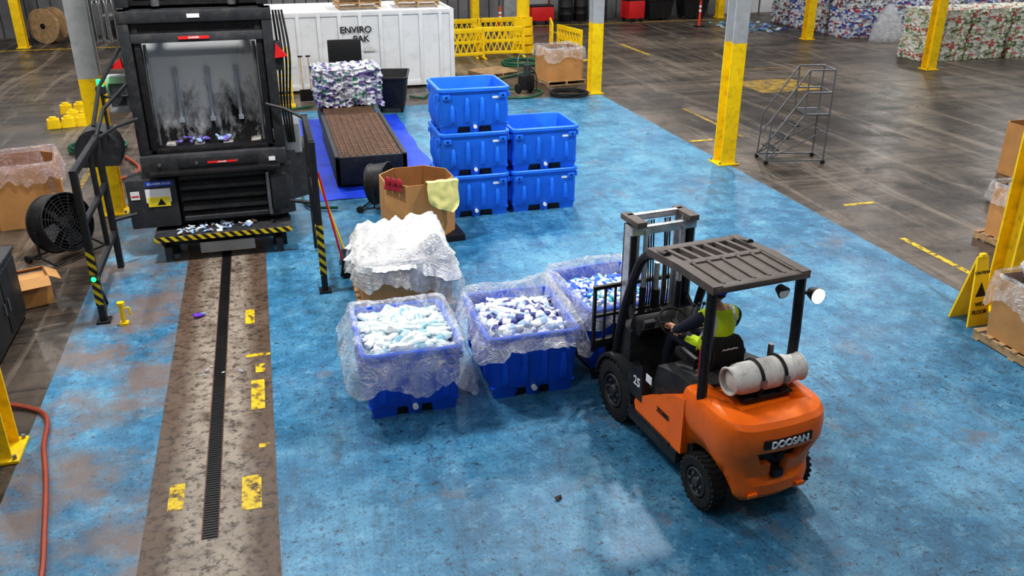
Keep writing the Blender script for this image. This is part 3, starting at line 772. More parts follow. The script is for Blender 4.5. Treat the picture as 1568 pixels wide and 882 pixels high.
b.loft(rings,film('waste_film',(235,238,242),.5)); b.obj('plastic_waste_bag',(22.6,28.8,0))
def debris(name,loc,n,sp,cols,seed,k=1.0):
    b=B(); r=random.Random(seed)
    for i in range(n):
        b.box((r.uniform(-1,1)*sp[0],r.uniform(-1,1)*sp[1],.015*k+r.uniform(0,.02*k)),(r.uniform(.05,.25)*k,r.uniform(.04,.18)*k,.02*k),r.choice(cols),(r.uniform(-12,12),r.uniform(-12,12),r.uniform(0,180)))
    b.obj(name,loc)
debris('plastic_litter',(19.6,33.5,0),90,(1.2,1.6),[mP,mW,mBl,mTe],3)
debris('plastic_litter',(24.3,28.6,0),50,(.7,.4),[mTe,mW,mBl],5)

# ------------------------------------------------------------ container
b=B(); cx0,cx1,cy0,cy1,ht=-3.0,5.13,24.55,27.0,2.1
b.bx(cx0+.05,cx1-.05,cy0+.04,cy1-.04,.1,ht-.03,M_whitecont)
b.bx(cx0,cx1,cy0,cy0+.1,ht-.12,ht,M_whitecont,.01); b.bx(cx0,cx1,cy0,cy0+.1,.06,.2,M_whitecont,.01)
b.bx(cx1-.1,cx1,cy0,cy1,ht-.12,ht,M_whitecont); b.bx(cx0,cx1,cy1-.1,cy1,ht-.12,ht,M_whitecont)
x=cx0
while x<cx1:
    b.bx(x,x+.1,cy0-.01,cy0+.06,.1,ht-.05,M_whitecont,.015); x+=.55
b.bx(cx1-.12,cx1,cy0-.02,cy0+.1,0,ht,M_whitecont,.01)
b.text('ENVIRO',.24,M_dark,Matrix.Translation((2.42,cy0-.03,1.62))@RX); b.text('PAK',.24,M_dark,Matrix.Translation((2.55,cy0-.03,1.38))@RX)
b.prism([(2.55,1.05),(2.95,1.05),(2.75,1.25)],'y',cy0-.03,cy0-.02,M_tank)
b.obj('shipping_container')
b=B(); b.bx(-.42,.42,-.04,.05,.75,1.6,M_dark,.03); b.bx(-.46,.46,-.06,.06,.68,.76,M_blk,.02)
for x in(-.3,.3): b.cyl((x,0,0),(x,0,.7),.03,M_blk)
b.bx(-.4,.4,-.25,.25,0,.05,M_blk,.01); b.obj('black_display_cart',(1.95,23.0,.0))
def tilt(x,y,rz,s=1):
    b=B(); b.loft([rr(.75*s,.95,.06,.12),rr(.95*s,1.25,.08,.85),rr(1.02*s,1.32,.08,.86),rr(1.02*s,1.32,.08,.9),rr(.92*s,1.22,.08,.9),rr(.72*s,.92,.06,.25)],M_blk)
    for x_ in(-.3*s,.3*s):
        for y_ in(-.35,.35): b.cyl((x_-.03,y_,.06),(x_+.03,y_,.06),.06,M_rub)
    b.obj('black_tilt_cart',(x,y,0),rz)
tilt(2.95,21.9,-12,.85); tilt(16.9,37.0,90,1.1); tilt(18.6,37.0,90,1.1)
b=B()
for x in(-.2,.2): b.bx(x-.02,x+.02,-.02,.02,0,1.5,M_plyel)
for i in range(9): b.bx(-.2,.2,-.015,.015,.12+i*.165,.15+i*.165,M_plyel)
for i in range(6): b.bx(-.15+i*.06,-.145+i*.06,-.01,.01,.1,1.5,M_plyel)
b.bx(-.25,.25,-.2,.2,0,.04,M_plyel); b.obj('yellow_rack_panel',(.35,22.9,0))
for x in(.85,1.05):
    b=B(); b.cyl((0,0,.3),(0,.25,1.1),.015,M_wood,seg=6); b.box((0,-.02,.17),(.2,.03,.32),M_blk,(10,0,0),.01); b.box((0,.26,1.12),(.12,.03,.04),M_blk); b.obj('hand_shovel',(x,23.4,0))
b=B(); b.bx(-.2,.2,-.2,.2,0,.8,M_gry,.02); b.cyl((0,-.1,.8),(0,-.1,1.0),.06,M_blk); b.obj('pump_unit',(-.3,22.3,0))

def barrier(x,y,rz,L=1.6):
    b=B(); h=1.0
    for X in(-L/2,L/2): b.bx(X-.04,X+.04,-.03,.03,.05,h,M_plyel,.01); b.bx(X-.04,X+.04,-.25,.25,0,.05,M_plyel,.01)
    b.bx(-L/2,L/2,-.03,.03,h-.16,h,M_plyel,.01); b.bx(-L/2,L/2,-.03,.03,.12,.22,M_plyel,.01); b.bx(-L/2,L/2,-.02,.02,.52,.6,M_plyel)
    n=8
    for i in range(n):
        X=-L/2+L*i/n; d=L/n
        b.tube([(X,0,.2),(X+d,0,.85)],.026,M_plyel,seg=4); b.tube([(X+d,0,.2),(X,0,.85)],.026,M_plyel,seg=4)
    b.obj('yellow_barrier_panel',(x,y,0),rz)
for x,y,rz in((6.2,28.7,5),(7.6,28.9,-5),(6.6,31.2,0),(8.3,31.3,0),(9.75,30.0,75),(9.8,28.2,100)): barrier(x,y,rz)
b=B()
for i in range(4): b.cyl((0,0,.02+i*.3),(0,0,.28+i*.3),.38-.02*i,M_plyel,seg=24)
b.cyl((0,0,1.2),(0,0,2.6),.22,M_plyel,seg=20); b.obj('column_protector',(8.6,29.6,0))
def hose(name,pts,r,m,sub=8):
    b=B(); b.tube(pts,r,m,seg=6,sub=sub); b.obj(name)
def coil(c,R0,n,r,jit=.05,seed=1):
    rd=random.Random(seed); p=[]
    for i in range(n*12):
        a=2*math.pi*i/12; q=R0*(1+rd.uniform(-jit,jit)); p.append((c[0]+q*math.cos(a),c[1]+q*.9*math.sin(a),r+.01+.035*(i/12)))
    return p
hose('green_hose',coil((7.9,27.2),.65,3,.035)+[(8.6,26.6,.04),(8.4,26.0,.04),(7.4,25.6,.04),(5.8,24.6,.04),(5.4,26.0,.04),(5.3,28,.04),(5.1,29.5,.04)],.035,M_green,4)
hose('green_hose',[(5.2,23.9,.04),(4.2,23.4,.04),(3.9,22.9,.04),(3.6,23.2,.04)],.03,M_green)
hose('green_hose',[(5.8,23.4,.04),(6.6,23.4,.04),(7.2,22.9,.04),(6.6,22.2,.04),(5.7,22.4,.04),(4.6,22.3,.04)],.03,M_green)
hose('green_hose',[(1.0,22.6,.04),(.2,22.2,.04),(.1,21.8,.04),(-.2,21.2,.04),(.3,20.9,.04)],.03,M_green)
hose('green_hose',[(.3,20.0,.04),(.35,18,.04),(.38,16,.05),(.4,14.6,.05),(.9,14.3,.05)],.025,M_green)
hose('black_hose_coil',coil((7.75,22.2),.5,3,.03,seed=3),.03,M_rub,4)
hose('green_hose',coil((-3.6,19.6),.55,3,.03,seed=4),.03,M_green,4)
hose('red_hose',[(-3.0,18.4,.04),(-3.4,17.9,.04),(-3.0,17.1,.04),(-2.6,17.7,.04),(-3.0,18.8,.04)],.03,M_orh)
hose('orange_hose',[(-3.3,9.0,.05),(-2.6,8.6,.03),(-2.45,7.9,.03),(-2.32,7.3,.03),(-2.2,6.6,.03),(-2.1,5.9,.03),(-2.1,5.0,.03)],.024,M_orh)
b=B(); b.bx(-.18,.18,-.15,.15,.12,.5,M_blk,.03); b.tube([(-.16,.12,.1),(-.16,.16,.9),(-.1,.18,1.02),(.1,.18,1.02),(.16,.16,.9),(.16,.12,.1)],.02,M_steel)
for x in(-.2,.2): b.cyl((x-.03,.1,.13),(x+.03,.1,.13),.13,M_rub,seg=16)
b.cyl((0,-.05,.5),(0,-.05,.78),.1,M_dgr); b.tube([(.1,0,.7),(.25,-.1,.5),(.2,-.2,.1)],.015,M_rub,sub=4); b.obj('pressure_washer',(6.75,22.9,0),20)

def fan(loc,rz,Rr,tilt=8):
    b=B(); zc=Rr+.09; dp=.16
    Rm=Matrix.Translation((0,0,zc))@Matrix.Rotation(R(tilt),4,'X')
    v0=len(b.v)
    b.cyl((0,-dp,0),(0,dp,0),Rr,M_blk,seg=40,caps=False); b.cyl((0,-dp,0),(0,dp,0),Rr-.012,M_blk,seg=40,caps=False)
    b.ring((0,-dp,0),(0,1,0),Rr,.016,M_blk,40); b.ring((0,dp,0),(0,1,0),Rr,.016,M_blk,40)
    for s in(-1,1):
        for i in range(1,9): b.ring((0,s*(dp+.015),0),(0,1,0),Rr*i/9,.0045,M_dgr if s<0 else M_blk,32,4)
        for i in range(16):
            a=2*math.pi*i/16; b.cyl((math.cos(a)*.04,s*(dp+.02),math.sin(a)*.04),(math.cos(a)*Rr,s*(dp+.01),math.sin(a)*Rr),.005,M_dgr if s<0 else M_blk,seg=4)
    b.cyl((0,-.1,0),(0,.12,0),.08,M_dgr,seg=16)
    for i in range(4):
        a=2*math.pi*i/4+.3; u=Vector((math.cos(a),0,math.sin(a))); w=Vector((-math.sin(a),0,math.cos(a)))
        q=[u*.07-w*.05+Vector((0,.03,0)),u*.07+w*.05-Vector((0,.03,0)),u*Rr*.9+w*.16-Vector((0,.05,0)),u*Rr*.92-w*.08+Vector((0,.05,0))]
        b.add(q,[[0,1,2,3]],M_dgr)
    b.cyl((0,dp-.03,0),(0,dp-.02,0),Rr-.015,M_dark,seg=32)  # added black disc, darkens the inside of the drum like shade
    for i in range(v0,len(b.v)): b.v[i]=Rm@b.v[i]
    for s in(-1,1):
        x=s*(Rr+.03)
        b.tube([(x,0,zc),(x,0,.12),(x,-.28,.05)],.018,M_blk,seg=6); b.tube([(x,0,.12),(x,.28,.05)],.018,M_blk,seg=6)
        b.cyl((x-.02,.26,.06),(x+.02,.26,.06),.06,M_rub)
    b.tube([(-Rr-.03,-.28,.05),(Rr+.03,-.28,.05)],.018,M_blk,seg=6)
    b.tube([(-Rr-.03,.28,.05),(Rr+.03,.28,.05)],.018,M_blk,seg=6)
    return b.obj('drum_fan',loc,rz)
fan((-3.15,13.3,0),52,.42,-14); fan((1.66,14.25,.0),60,.34,-10)

# ------------------------------------------------------------ rolling ladder
b=B(); r=.017; L,Wd,Hh,Ht=1.15,.56,1.0,1.85
m=mat('ladder_grey',(105,107,112),.45,.3,.1,6,.3)
for s in(-1,1):
    y=s*Wd/2
    b.tube([(-L/2,y,.08),(L/2,y,.08)],r,m); b.tube([(-L/2,y,.08),(.1,y,Hh)],r,m); b.tube([(.1,y,Hh),(L/2,y,Hh)],r,m)
    b.tube([(L/2,y,.06),(L/2,y,Ht)],r,m); b.tube([(.08,y,Hh),(.08,y,Ht)],r,m)
    b.tube([(-L/2,y,.08),(-L/2+.02,y,.9),(.08,y,Ht),(L/2,y,Ht)],r,m)
    b.tube([(.08,y,1.42),(L/2,y,1.42)],r,m); b.tube([(-L/2+.03,y,.5),(.08,y,1.42)],r,m); b.tube([(-L/2,y,.1),(L/2,y,.7)],r*.8,m)
    for x in(-L/2,L/2): b.cyl((x,y-.015,.045),(x,y+.015,.045),.045,M_rub,seg=12)
for x,z in((-.42,.29),(-.24,.53),(-.06,.77)):
    b.bx(x-.09,x+.09,-Wd/2,Wd/2,z-.015,z,M_dgr2)
b.bx(.08,L/2,-Wd/2,Wd/2,Hh-.02,Hh,M_dgr2)
for z in(.1,.6,1.42,Ht): b.tube([(L/2,-Wd/2,z),(L/2,Wd/2,z)],r,m)
b.tube([(-L/2,-Wd/2,.08),(-L/2,Wd/2,.08)],r,m)
b.obj('rolling_warehouse_ladder',(9.98,15.0,0),-12)

# ------------------------------------------------------------ wet floor sign
b=B()
for s,tl in((-1,-10),(1,10)):
    T=Matrix.Translation((0,s*.0,.86))@Matrix.Rotation(R(tl),4,'X')
    vs=[(-.08,-.012,0),(.08,-.012,0),(.16,-.012,-.88),(-.16,-.012,-.88),(-.08,.012,0),(.08,.012,0),(.16,.012,-.88),(-.16,.012,-.88)]
    b.add(vs,[[0,1,2,3],[7,6,5,4],[0,4,5,1],[1,5,6,2],[2,6,7,3],[3,7,4,0]],M_plyel,T)
    if s==-1:
        for tx,z,sz in(('CAUTION',-.2,.05),('WET',-.6,.07),('FLOOR',-.7,.07)): b.text(tx,sz,M_dark,T@Matrix.Translation((0,-.016,z))@RX)
        b.add([T@Vector(p) for p in((-.08,-.016,-.5),(.08,-.016,-.5),(0,-.016,-.32))],[[0,1,2]],M_dark)
b.bx(-.04,.04,-.03,.03,.84,.9,M_plyel,.01)
b.obj('wet_floor_sign',(8.12,7.9,.004),2)

# ------------------------------------------------------------ misc
b=B(); b.bx(-.4,.4,-.75,.75,.06,.92,M_dgr,.02); b.bx(-.42,.42,-.78,.78,.92,.96,M_dgr,.01); b.bx(.4,.415,-.7,-.02,.12,.86,M_gate,.01); b.bx(.4,.415,.02,.7,.12,.86,M_gate,.01)
for x in(-.35,.35):
    for y in(-.7,.7): b.cyl((x,y,0),(x,y,.06),.03,M_blk)
for y in(-.08,.08): b.cyl((.43,y,.4),(.43,y,.55),.01,M_steel)
b.box((-.05,.35,1.0),(.3,.4,.08),M_dgr2,(0,0,15),.02); b.box((.05,-.1,1.0),(.2,.25,.08),M_red,(0,0,-20),.02)
b.obj('tool_cabinet',(-3.65,10.4,.0))
b=B(); b.bx(-.24,.24,-.2,.2,0,.32,M_card); 
for s in(-1,1): b.box((s*.3,0,.34),(.16,.38,.008),M_card,(0,s*30,0)); b.box((0,s*.26,.34),(.46,.16,.008),M_card,(-s*35,0,0))
b.obj('open_carton',(-3.3,11.65,0),20)
def blocks(x,y,rz):
    b=B()
    for i in range(3): b.loft([rr(.3,.28,.04,0,3,(i-1)*.31,0),rr(.26,.24,.05,.2,3,(i-1)*.31,0)],M_plyel); b.cyl(((i-1)*.31,0,.2),((i-1)*.31,0,.25),.08,M_plyel)
    b.bx(-.45,.45,-.1,.1,.0,.1,M_plyel,.01); b.obj('yellow_parking_block',(x,y,0),rz)
for x,y,rz in((-4.6,22.1,10),(-4.3,22.8,5),(-4.6,23.7,8),(-4.0,25.1,80),(-3.5,25.4,85),(-4.1,26.6,20)): blocks(x,y,rz)
b=B()
for s in(-.3,.3): b.cyl((0,s-.03,.62),(0,s+.03,.62),.62,M_wood,seg=32)
b.cyl((0,-.3,.62),(0,.3,.62),.3,M_wood,seg=20); b.cyl((0,-.34,.62),(0,-.33,.62),.1,M_blk); b.obj('wooden_cable_reel',(-7.6,36.6,0),-25)
b=B()
for i in range(3): b.tube([(i*.25,0,0),(i*.25,0,1.3),(i*.25+.1,.1,1.4),(i*.25+.2,0,1.3),(i*.25+.2,0,0)],.04,M_steel,sub=4); b.bx(i*.25,i*.25+.2,-.2,.1,0,.05,M_steel)
b.obj('hand_truck',(-6.0,36.5,0))
b=B(); b.bx(-1.2,1.2,-.35,.35,.8,.86,M_gry,.01)
for x in(-1.1,1.1):
    for y in(-.3,.3): b.bx(x-.03,x+.03,y-.03,y+.03,0,.8,M_gry)
b.bx(-1.0,-.4,-.3,.3,.1,.6,M_blk,.02); b.bx(-.3,.3,-.3,.3,.1,.65,M_dgr,.02); b.bx(.4,1.0,-.3,.3,.1,.5,M_gry,.02); b.obj('work_bench',(-4.6,37.5,0))
def drum(name,x,y,m,r=.3,h=.9):
    b=B()
    rg=[]
    for z,q in((0,.97),(.02,1),(h*.33,1),(h*.35,1.04),(h*.37,1),(h*.66,1),(h*.68,1.04),(h*.7,1),(h-.02,1),(h,.97)): rg.append([Vector((r*q*math.cos(2*math.pi*k/20),r*q*math.sin(2*math.pi*k/20),z)) for k in range(20)])
    b.loft(rg,m); b.ring((0,0,h),(0,0,1),r*.97,.015,m,20); b.obj(name,(x,y,0))
for x,y,m in((12.8,37.4,M_blk),(13.5,37.5,M_blk),(14.3,37.2,M_dgr),(6.8,37.5,M_dgr)): drum('steel_drum',x,y,m)
def redcart(x,y,rz,w=1.4,h=1.3):
    b=B(); b.bx(-w/2,w/2,-.35,.35,.15,h*.55,M_red,.04); b.tube([(-w/2,.3,.2),(-w/2,.3,h),(w/2,.3,h),(w/2,.3,.2)],.03,M_red); b.bx(-w/2,w/2,-.3,.3,h*.55,h*.6,M_blk,.01)
    for X in(-w/2+.15,w/2-.15):
        for Y in(-.3,.3): b.cyl((X-.03,Y,.1),(X+.03,Y,.1),.1,M_rub)
    b.obj('red_tool_cart',(x,y,0),rz)
redcart(11.5,36.9,0,1.0); redcart(15.6,36.6,10,.8,1.6)
mo=mat('cone_orange',(235,75,50),.5)
def delin(x,y):
    b=B(); b.bx(-.18,.18,-.18,.18,0,.05,M_blk,.01); b.cyl((0,0,.05),(0,0,1.0),.055,mo,.04); b.cyl((0,0,.6),(0,0,.7),.055,M_lblw); b.cyl((0,0,.78),(0,0,.86),.052,M_lblw); b.ring((0,0,1.03),(0,1,0),.04,.012,mo,16); b.obj('delineator_post',(x,y,0))
delin(17.6,34.2); delin(9.0,34.2)
b=B(); mlw=mat('purple_wrapper',(110,60,190),.4,0,.1); b.box((0,0,.03),(.13,.07,.03),mlw,(10,8,30),.01); b.box((.06,.03,.035),(.06,.05,.02),mP,(0,20,60),.005); b.obj('purple_wrapper',(-1.17,10.55,.008))
b=B(); mlf=mat('dry_leaf',(60,48,40),.8); b.box((0,0,.012),(.06,.04,.005),mlf,(14,8,30)); b.box((.025,.015,.014),(.04,.025,.005),mlf,(-14,10,80)); b.cyl((0,0,.012),(.0,-.05,.008),.003,mlf,seg=4); b.obj('dry_leaf',(2.05,5.88,.006))
debris('paper_litter',(-.85,9.0,.008),7,(.22,.2),[mW,mP],8,.18)

# ------------------------------------------------------------ FORKLIFT
FL=(3.665,5.55,.004); FR=6.5; SC=(.92,.98,.97)
E=empty('forklift',FL,FR); E.scale=SC
def wheel(b,x,y,z,r,w,s):
    n=36
    prof=[(-w/2,r*.62),(-w/2,r*.9),(-w/2+.025,r),(w/2-.025,r),(w/2,r*.9),(w/2,r*.62),(w/2-.03,r*.56)]
    rg=[[Vector((x+s*p[0],y+p[1]*math.cos(2*math.pi*k/n),z+p[1]*math.sin(2*math.pi*k/n))) for k in range(n)] for p in prof]
    b.loft(rg,M_rub)
    for k in range(28):
        a=2*math.pi*k/28; 
        for q in(-1,1):
            T=Matrix.Translation((x,y,z))@Matrix.Rotation(a,4,'X')@Matrix.Translation((q*w*.24,0,r-.003))@Matrix.Rotation(R(q*25),4,'Z')
            b.box((0,0,0),(w*.46,r*.1,.022),M_rub,M=T)
    b.cyl((x+s*(w/2-.04),y,z),(x+s*(w/2-.015),y,z),r*.57,M_blk,r*.5,seg=24)
    b.ring((x+s*(w/2-.01),y,z),(1,0,0),r*.5,.014,M_dgr,24)
    b.cyl((x+s*(w/2-.02),y,z),(x+s*(w/2+.01),y,z),r*.2,M_dgr,r*.16,seg=16)
    for k in range(6): a=k*math.pi/3; b.cyl((x+s*(w/2-.02),y+r*.33*math.cos(a),z+r*.33*math.sin(a)),(x+s*(w/2+.005),y+r*.33*math.cos(a),z+r*.33*math.sin(a)),.014,M_steel,seg=6)
b=B()
for s in(-1,1): wheel(b,s*.45,1.55,.325,.325,.21,s); wheel(b,s*.475,0,.25,.25,.17,s)
b.cyl((-.4,1.55,.34),(.4,1.55,.34),.07,M_blk); b.cyl((-.38,0,.25),(.38,0,.25),.06,M_blk)
b.obj('wheels',parent=E)
def cw_ring(W,Yr,z,yf=.32):
    half=[(W,yf),(W,.0),(W,-.14)]
    for i in range(1,8):
        a=R(90*i/7); half.append((W*.5+W*.5*math.cos(a),-.14+(Yr+.14)*math.sin(a)**.9))
    half.append((W*.25,Yr-.015))
    return [Vector((x,y,z)) for x,y in half]+[Vector((0,Yr-.018,z))]+[Vector((-x,y,z)) for x,y in reversed(half)]
b=B()
b.loft([cw_ring(.36,-.26,.2),cw_ring(.42,-.36,.23),cw_ring(.45,-.41,.3),cw_ring(.465,-.415,.4),cw_ring(.47,-.38,.47),cw_ring(.49,-.39,.58),cw_ring(.52,-.44,.70),cw_ring(.54,-.47,.78),cw_ring(.545,-.47,.92),cw_ring(.54,-.45,.99),cw_ring(.52,-.41,1.03),cw_ring(.48,-.34,1.045)],M_org)
cw=b.obj('counterweight',parent=E,angle=28)
c=B()
for s in(-1,1): c.cyl((s*.27,0,.25),(s*.8,0,.25),.33,M_blk,seg=40)
c.prism([(-.29,.77),(.29,.77),(.2,.6),(.09,.6),(.07,.44),(-.07,.44),(-.09,.6),(-.2,.6)],'y',-.8,-.32,M_blk)
c.prism([(-.3,1.2),(.3,1.2),(.3,1.0),(-.3,1.0)],'y',-.2,.5,M_blk)
cut=c.obj('cut')
cut.parent=E
bpy.context.view_layer.update()
md=cw.modifiers.new('b','BOOLEAN'); md.object=cut; md.operation='DIFFERENCE'; md.solver='EXACT'
bpy.context.view_layer.update()
dg=bpy.context.evaluated_depsgraph_get(); nm=bpy.data.meshes.new_from_object(cw.evaluated_get(dg)); cw.modifiers.clear(); 
if len(nm.polygons)>20: cw.data=nm
bpy.data.objects.remove(cut)
b=B()
n=12
yq=lambda x:-.497+.10*max(0,abs(x)-.12)**1.3
vs=[];fs=[]
for i in range(n+1):
    x=-.25+.5*i/n; vs+=[(x,yq(x),.82),(x,yq(x),.9),(x,yq(x)+.03,.82),(x,yq(x)+.03,.9)]
for i in range(n): a=4*i; fs+=[[a,a+4,a+5,a+1],[a+1,a+5,a+7,a+3],[a+2,a,a+4,a+6][::-1]]
fs+=[[0,1,3,2],[4*n,4*n+2,4*n+3,4*n+1]]
b.add(vs,fs,M_dark)
b.text('DOOSAN',.092,M_lblw,Matrix.Translation((0,-.509,.86))@RX,ext=.006)
b.bx(-.27,.27,-.34,-.315,.45,.78,M_blk); b.cyl((0,-.42,.66),(0,-.32,.66),.04,M_rub)
b.bx(-.05,.05,-.43,-.32,.45,.52,M_dgr2,.01)
for s in(-1,1): b.bx(s*.26-.05,s*.26+.05,-.438,-.41,.3,.34,M_org,.01)
b.text('252883',.07,M_dark,Matrix.Translation((-.557,.6,.6))@LEFT)
b.obj('rear_badge',parent=E)
b=B()
for s in(-1,1):
    lo,hi=(.46,.55) if s>0 else(-.55,-.46)
    b.prism([(.28,.36),(.28,.93),(.42,.9),(1.08,.52),(1.12,.44),(1.08,.36)],'x',lo,hi,M_org)
    b.bx(s*.5-.06,s*.5+.06,.33,1.2,.22,.36,M_dgr2,.01); b.bx(s*.52-.05,s*.52+.05,.45,1.15,.34,.37,M_blk)
b.obj('side_panels',parent=E)
b=B()
b.bx(-.47,.47,.2,1.75,.22,.5,M_blk,.01); b.bx(-.46,.46,.9,1.45,.5,.55,M_rub)
b.prism([(.26,.5),(.26,1.04),(.5,1.04),(.86,.96),(.95,.6),(1.0,.5)],'x',-.47,.47,M_dgr2)
b.bx(-.45,.45,1.42,1.68,.5,1.05,M_dgr2,.03); b.box((0,1.42,1.08),(.8,.2,.14),M_blk,(25,0,0),.03)
b.box((-.3,1.33,1.14),(.13,.05,.1),M_dgr,(20,0,0),.01)
for s in(-1,1):
    poly=[(1.55+.385*math.cos(R(a)),.325+.40*math.sin(R(a))) for a in range(10,171,16)]+[(1.55+.36*math.cos(R(a)),.325+.36*math.sin(R(a))) for a in range(170,9,-16)]
    b.prism(poly,'x',s*.33,s*.56,M_dgr2)
    b.prism([(.98,.5),(1.0,.9),(1.25,.74),(1.3,.5)],'x',s*.47,s*.555,M_dgr2)
b.text('25',.13,M_lblw,Matrix.Translation((-.558,1.08,.68))@LEFT)
b.bx(-.56,-.555,.82,.92,.78,.86,M_lblw)
b.obj('chassis_and_cowl',parent=E)
b=B()
b.bx(-.22,.26,.5,.98,.97,1.07,M_rub,.04); b.bx(-.16,.2,.6,.9,.9,1.0,M_blk)
T=Matrix.Translation((.03,.5,1.03))@Matrix.Rotation(R(-8),4,'X')
sh=[]
for z,w,dd in((0,.36,.06),(.03,.42,.1),(.14,.44,.11),(.23,.4,.1),(.29,.32,.08),(.31,.22,.04)): sh.append(rr(w,dd,dd*.4,z,4))
b.loft(sh,M_rub,M=T)
for s in(-1,1): b.box((.02+s*.27,.68,1.12),(.05,.26,.05),M_blk,bev=.015); b.cyl((.02+s*.27,.58,.97),(.02+s*.27,.58,1.12),.015,M_blk)
b.text('~~~',.1,M_lblw,Matrix.Translation((.03,.44,1.25))@RX)
b.obj('seat',parent=E)
b=B(); zt=2.03
for s in(-1,1):
    x=s*.465
    b.tube([(x,1.66,.7),(x,1.56,1.2),(x,1.36,1.72),(x,1.22,1.92),(x,1.04,2.01),(x,.85,2.06)],.045,M_blk,seg=8,sub=5)
    b.tube([(s*.485,.13,.95),(s*.485,.13,1.5),(s*.47,.14,zt)],.046,M_blk,seg=8)
    b.prism([(.08,zt-.01),(.08,zt+.06),(.6,zt+.06),(1.13,zt+.02),(1.13,zt-.05),(.6,zt-.01)],'x',x-.05,x+.05,M_roof)
b.bx(-.5,.5,.07,.17,zt-.01,zt+.05,M_roof,.02); b.bx(-.5,.5,1.03,1.13,zt-.05,zt+.02,M_roof,.02); b.bx(-.5,.5,.6,.68,zt-.01,zt+.055,M_roof,.01)
b.bx(-.47,.47,.13,.64,zt+.02,zt+.04,M_roof)
for x in(-.36,-.2,-.04,.12,.28,.4): b.bx(x-.014,x+.014,.14,.62,zt+.04,zt+.055,M_roof)
for i in range(1,7):
    x=-.47+.94*i/7; b.prism([(.64,zt+.0),(.64,zt+.05),(1.06,zt+.012),(1.06,zt-.035)],'x',x-.022,x+.022,M_roof)
b.bx(-.12,.12,.2,.24,zt-.06,zt,M_blk)
b.obj('overhead_guard',parent=E)
b=B()
b.tube([(.47,.13,1.86),(.58,.12,1.86)],.015,M_blk); b.cyl((.62,.16,1.84),(.62,.06,1.84),.045,M_blk,.075,seg=18); b.cyl((.62,.062,1.84),(.62,.05,1.84),.065,emis('work_light_glow',(255,252,235),30),seg=18)
b.cyl((.2,.1,1.97),(.2,.03,1.95),.04,M_blk,.06,seg=16); b.cyl((.2,.032,1.95),(.2,.024,1.95),.05,M_tank,seg=16)
b.cyl((.5,1.25,1.8),(.56,1.3,1.8),.05,M_blk,seg=12)
b.obj('work_lamps',parent=E)
b=B(); zc=1.2; yc=.03; rt=.14; xo=.1
rg=[]
for x,q in((-.37,.25),(-.365,.55),(-.34,.82),(-.3,.96),(-.25,1),(.16,1),(.22,.96),(.26,.82),(.29,.5),(.295,.3)): rg.append([Vector((x+xo,yc+rt*q*math.cos(2*math.pi*k/28),zc+rt*q*math.sin(2*math.pi*k/28))) for k in range(28)])
b.loft(rg,M_tank)
b.cyl((.26+xo,yc,zc),(.38+xo,yc,zc),.115,M_tank,.12,seg=24,caps=False); b.cyl((.26+xo,yc,zc),(.37+xo,yc,zc),.035,M_steel); b.ring((.38+xo,yc,zc),(1,0,0),.12,.01,M_tank,24)
b.cyl((-.39+xo,yc,zc),(-.33+xo,yc,zc),.12,M_tank,.12,seg=24,caps=False); b.ring((-.39+xo,yc,zc),(1,0,0),.118,.012,M_tank,24)
for x in(-.12+xo,.13+xo): b.ring((x,yc,zc),(1,0,0),rt+.006,.016,M_blk,28); b.box((x,yc-rt-.01,zc),(.05,.03,.07),M_steel)
b.bx(-.2,.34,yc-.13,yc+.13,1.03,1.06,M_blk,.01); b.box((-.02,yc,1.07),(.05,.24,.05),M_blk); b.box((.23,yc,1.07),(.05,.24,.05),M_blk)
b.cyl((.44,.16,1.25),(.42,.16,1.05),.02,M_steel); b.tube([(.46,yc,zc),(.49,.14,1.17),(.42,.25,1.05)],.014,M_rub,sub=4)
b.cyl((.42,.34,1.0),(.42,.34,1.28),.028,M_steel)
b.obj('gas_tank',parent=E)
b=B(); b.cyl((-.36,.3,1.12),(-.36,.3,1.4),.05,M_red,seg=16); b.ball((-.36,.3,1.4),(.05,.05,.04),M_red); b.cyl((-.36,.3,1.42),(-.36,.3,1.47),.018,M_blk); b.bx(-.39,-.31,.26,.34,1.47,1.5,M_blk); b.bx(-.38,-.34,.245,.25,1.2,1.32,M_lblw)
b.tube([(-.33,.28,1.45),(-.30,.26,1.35),(-.31,.26,1.2)],.01,M_rub,sub=4); b.obj('fire_extinguisher',parent=E)
b=B(); cn=Vector((-.06,1.22,1.17)); ax=Vector((0,-.55,.83)).normalized()
b.ring(cn,ax,.17,.014,M_rub,32,8); u=ax.orthogonal().normalized(); w=ax.cross(u)
for k in range(3): a=k*2.09; b.cyl(cn,cn+(u*math.cos(a)+w*math.sin(a))*.17,.01,M_blk,seg=6)
b.cyl(cn,cn-ax*.3,.03,M_blk); b.cyl(cn,cn+ax*.02,.035,M_blk)
for x in(.2,.26,.32): b.cyl((x,1.35,1.08),(x,1.28,1.28),.008,M_steel,seg=6); b.ball((x,1.275,1.29),.02,M_blk,8)
b.obj('steering_and_levers',parent=E)
b=B(); dy=-.12
def mb(x0,x1,y0,y1,z0,z1,m,bev=0): b.bx(x0,x1,y0+dy,y1+dy,z0,z1,m,bev)
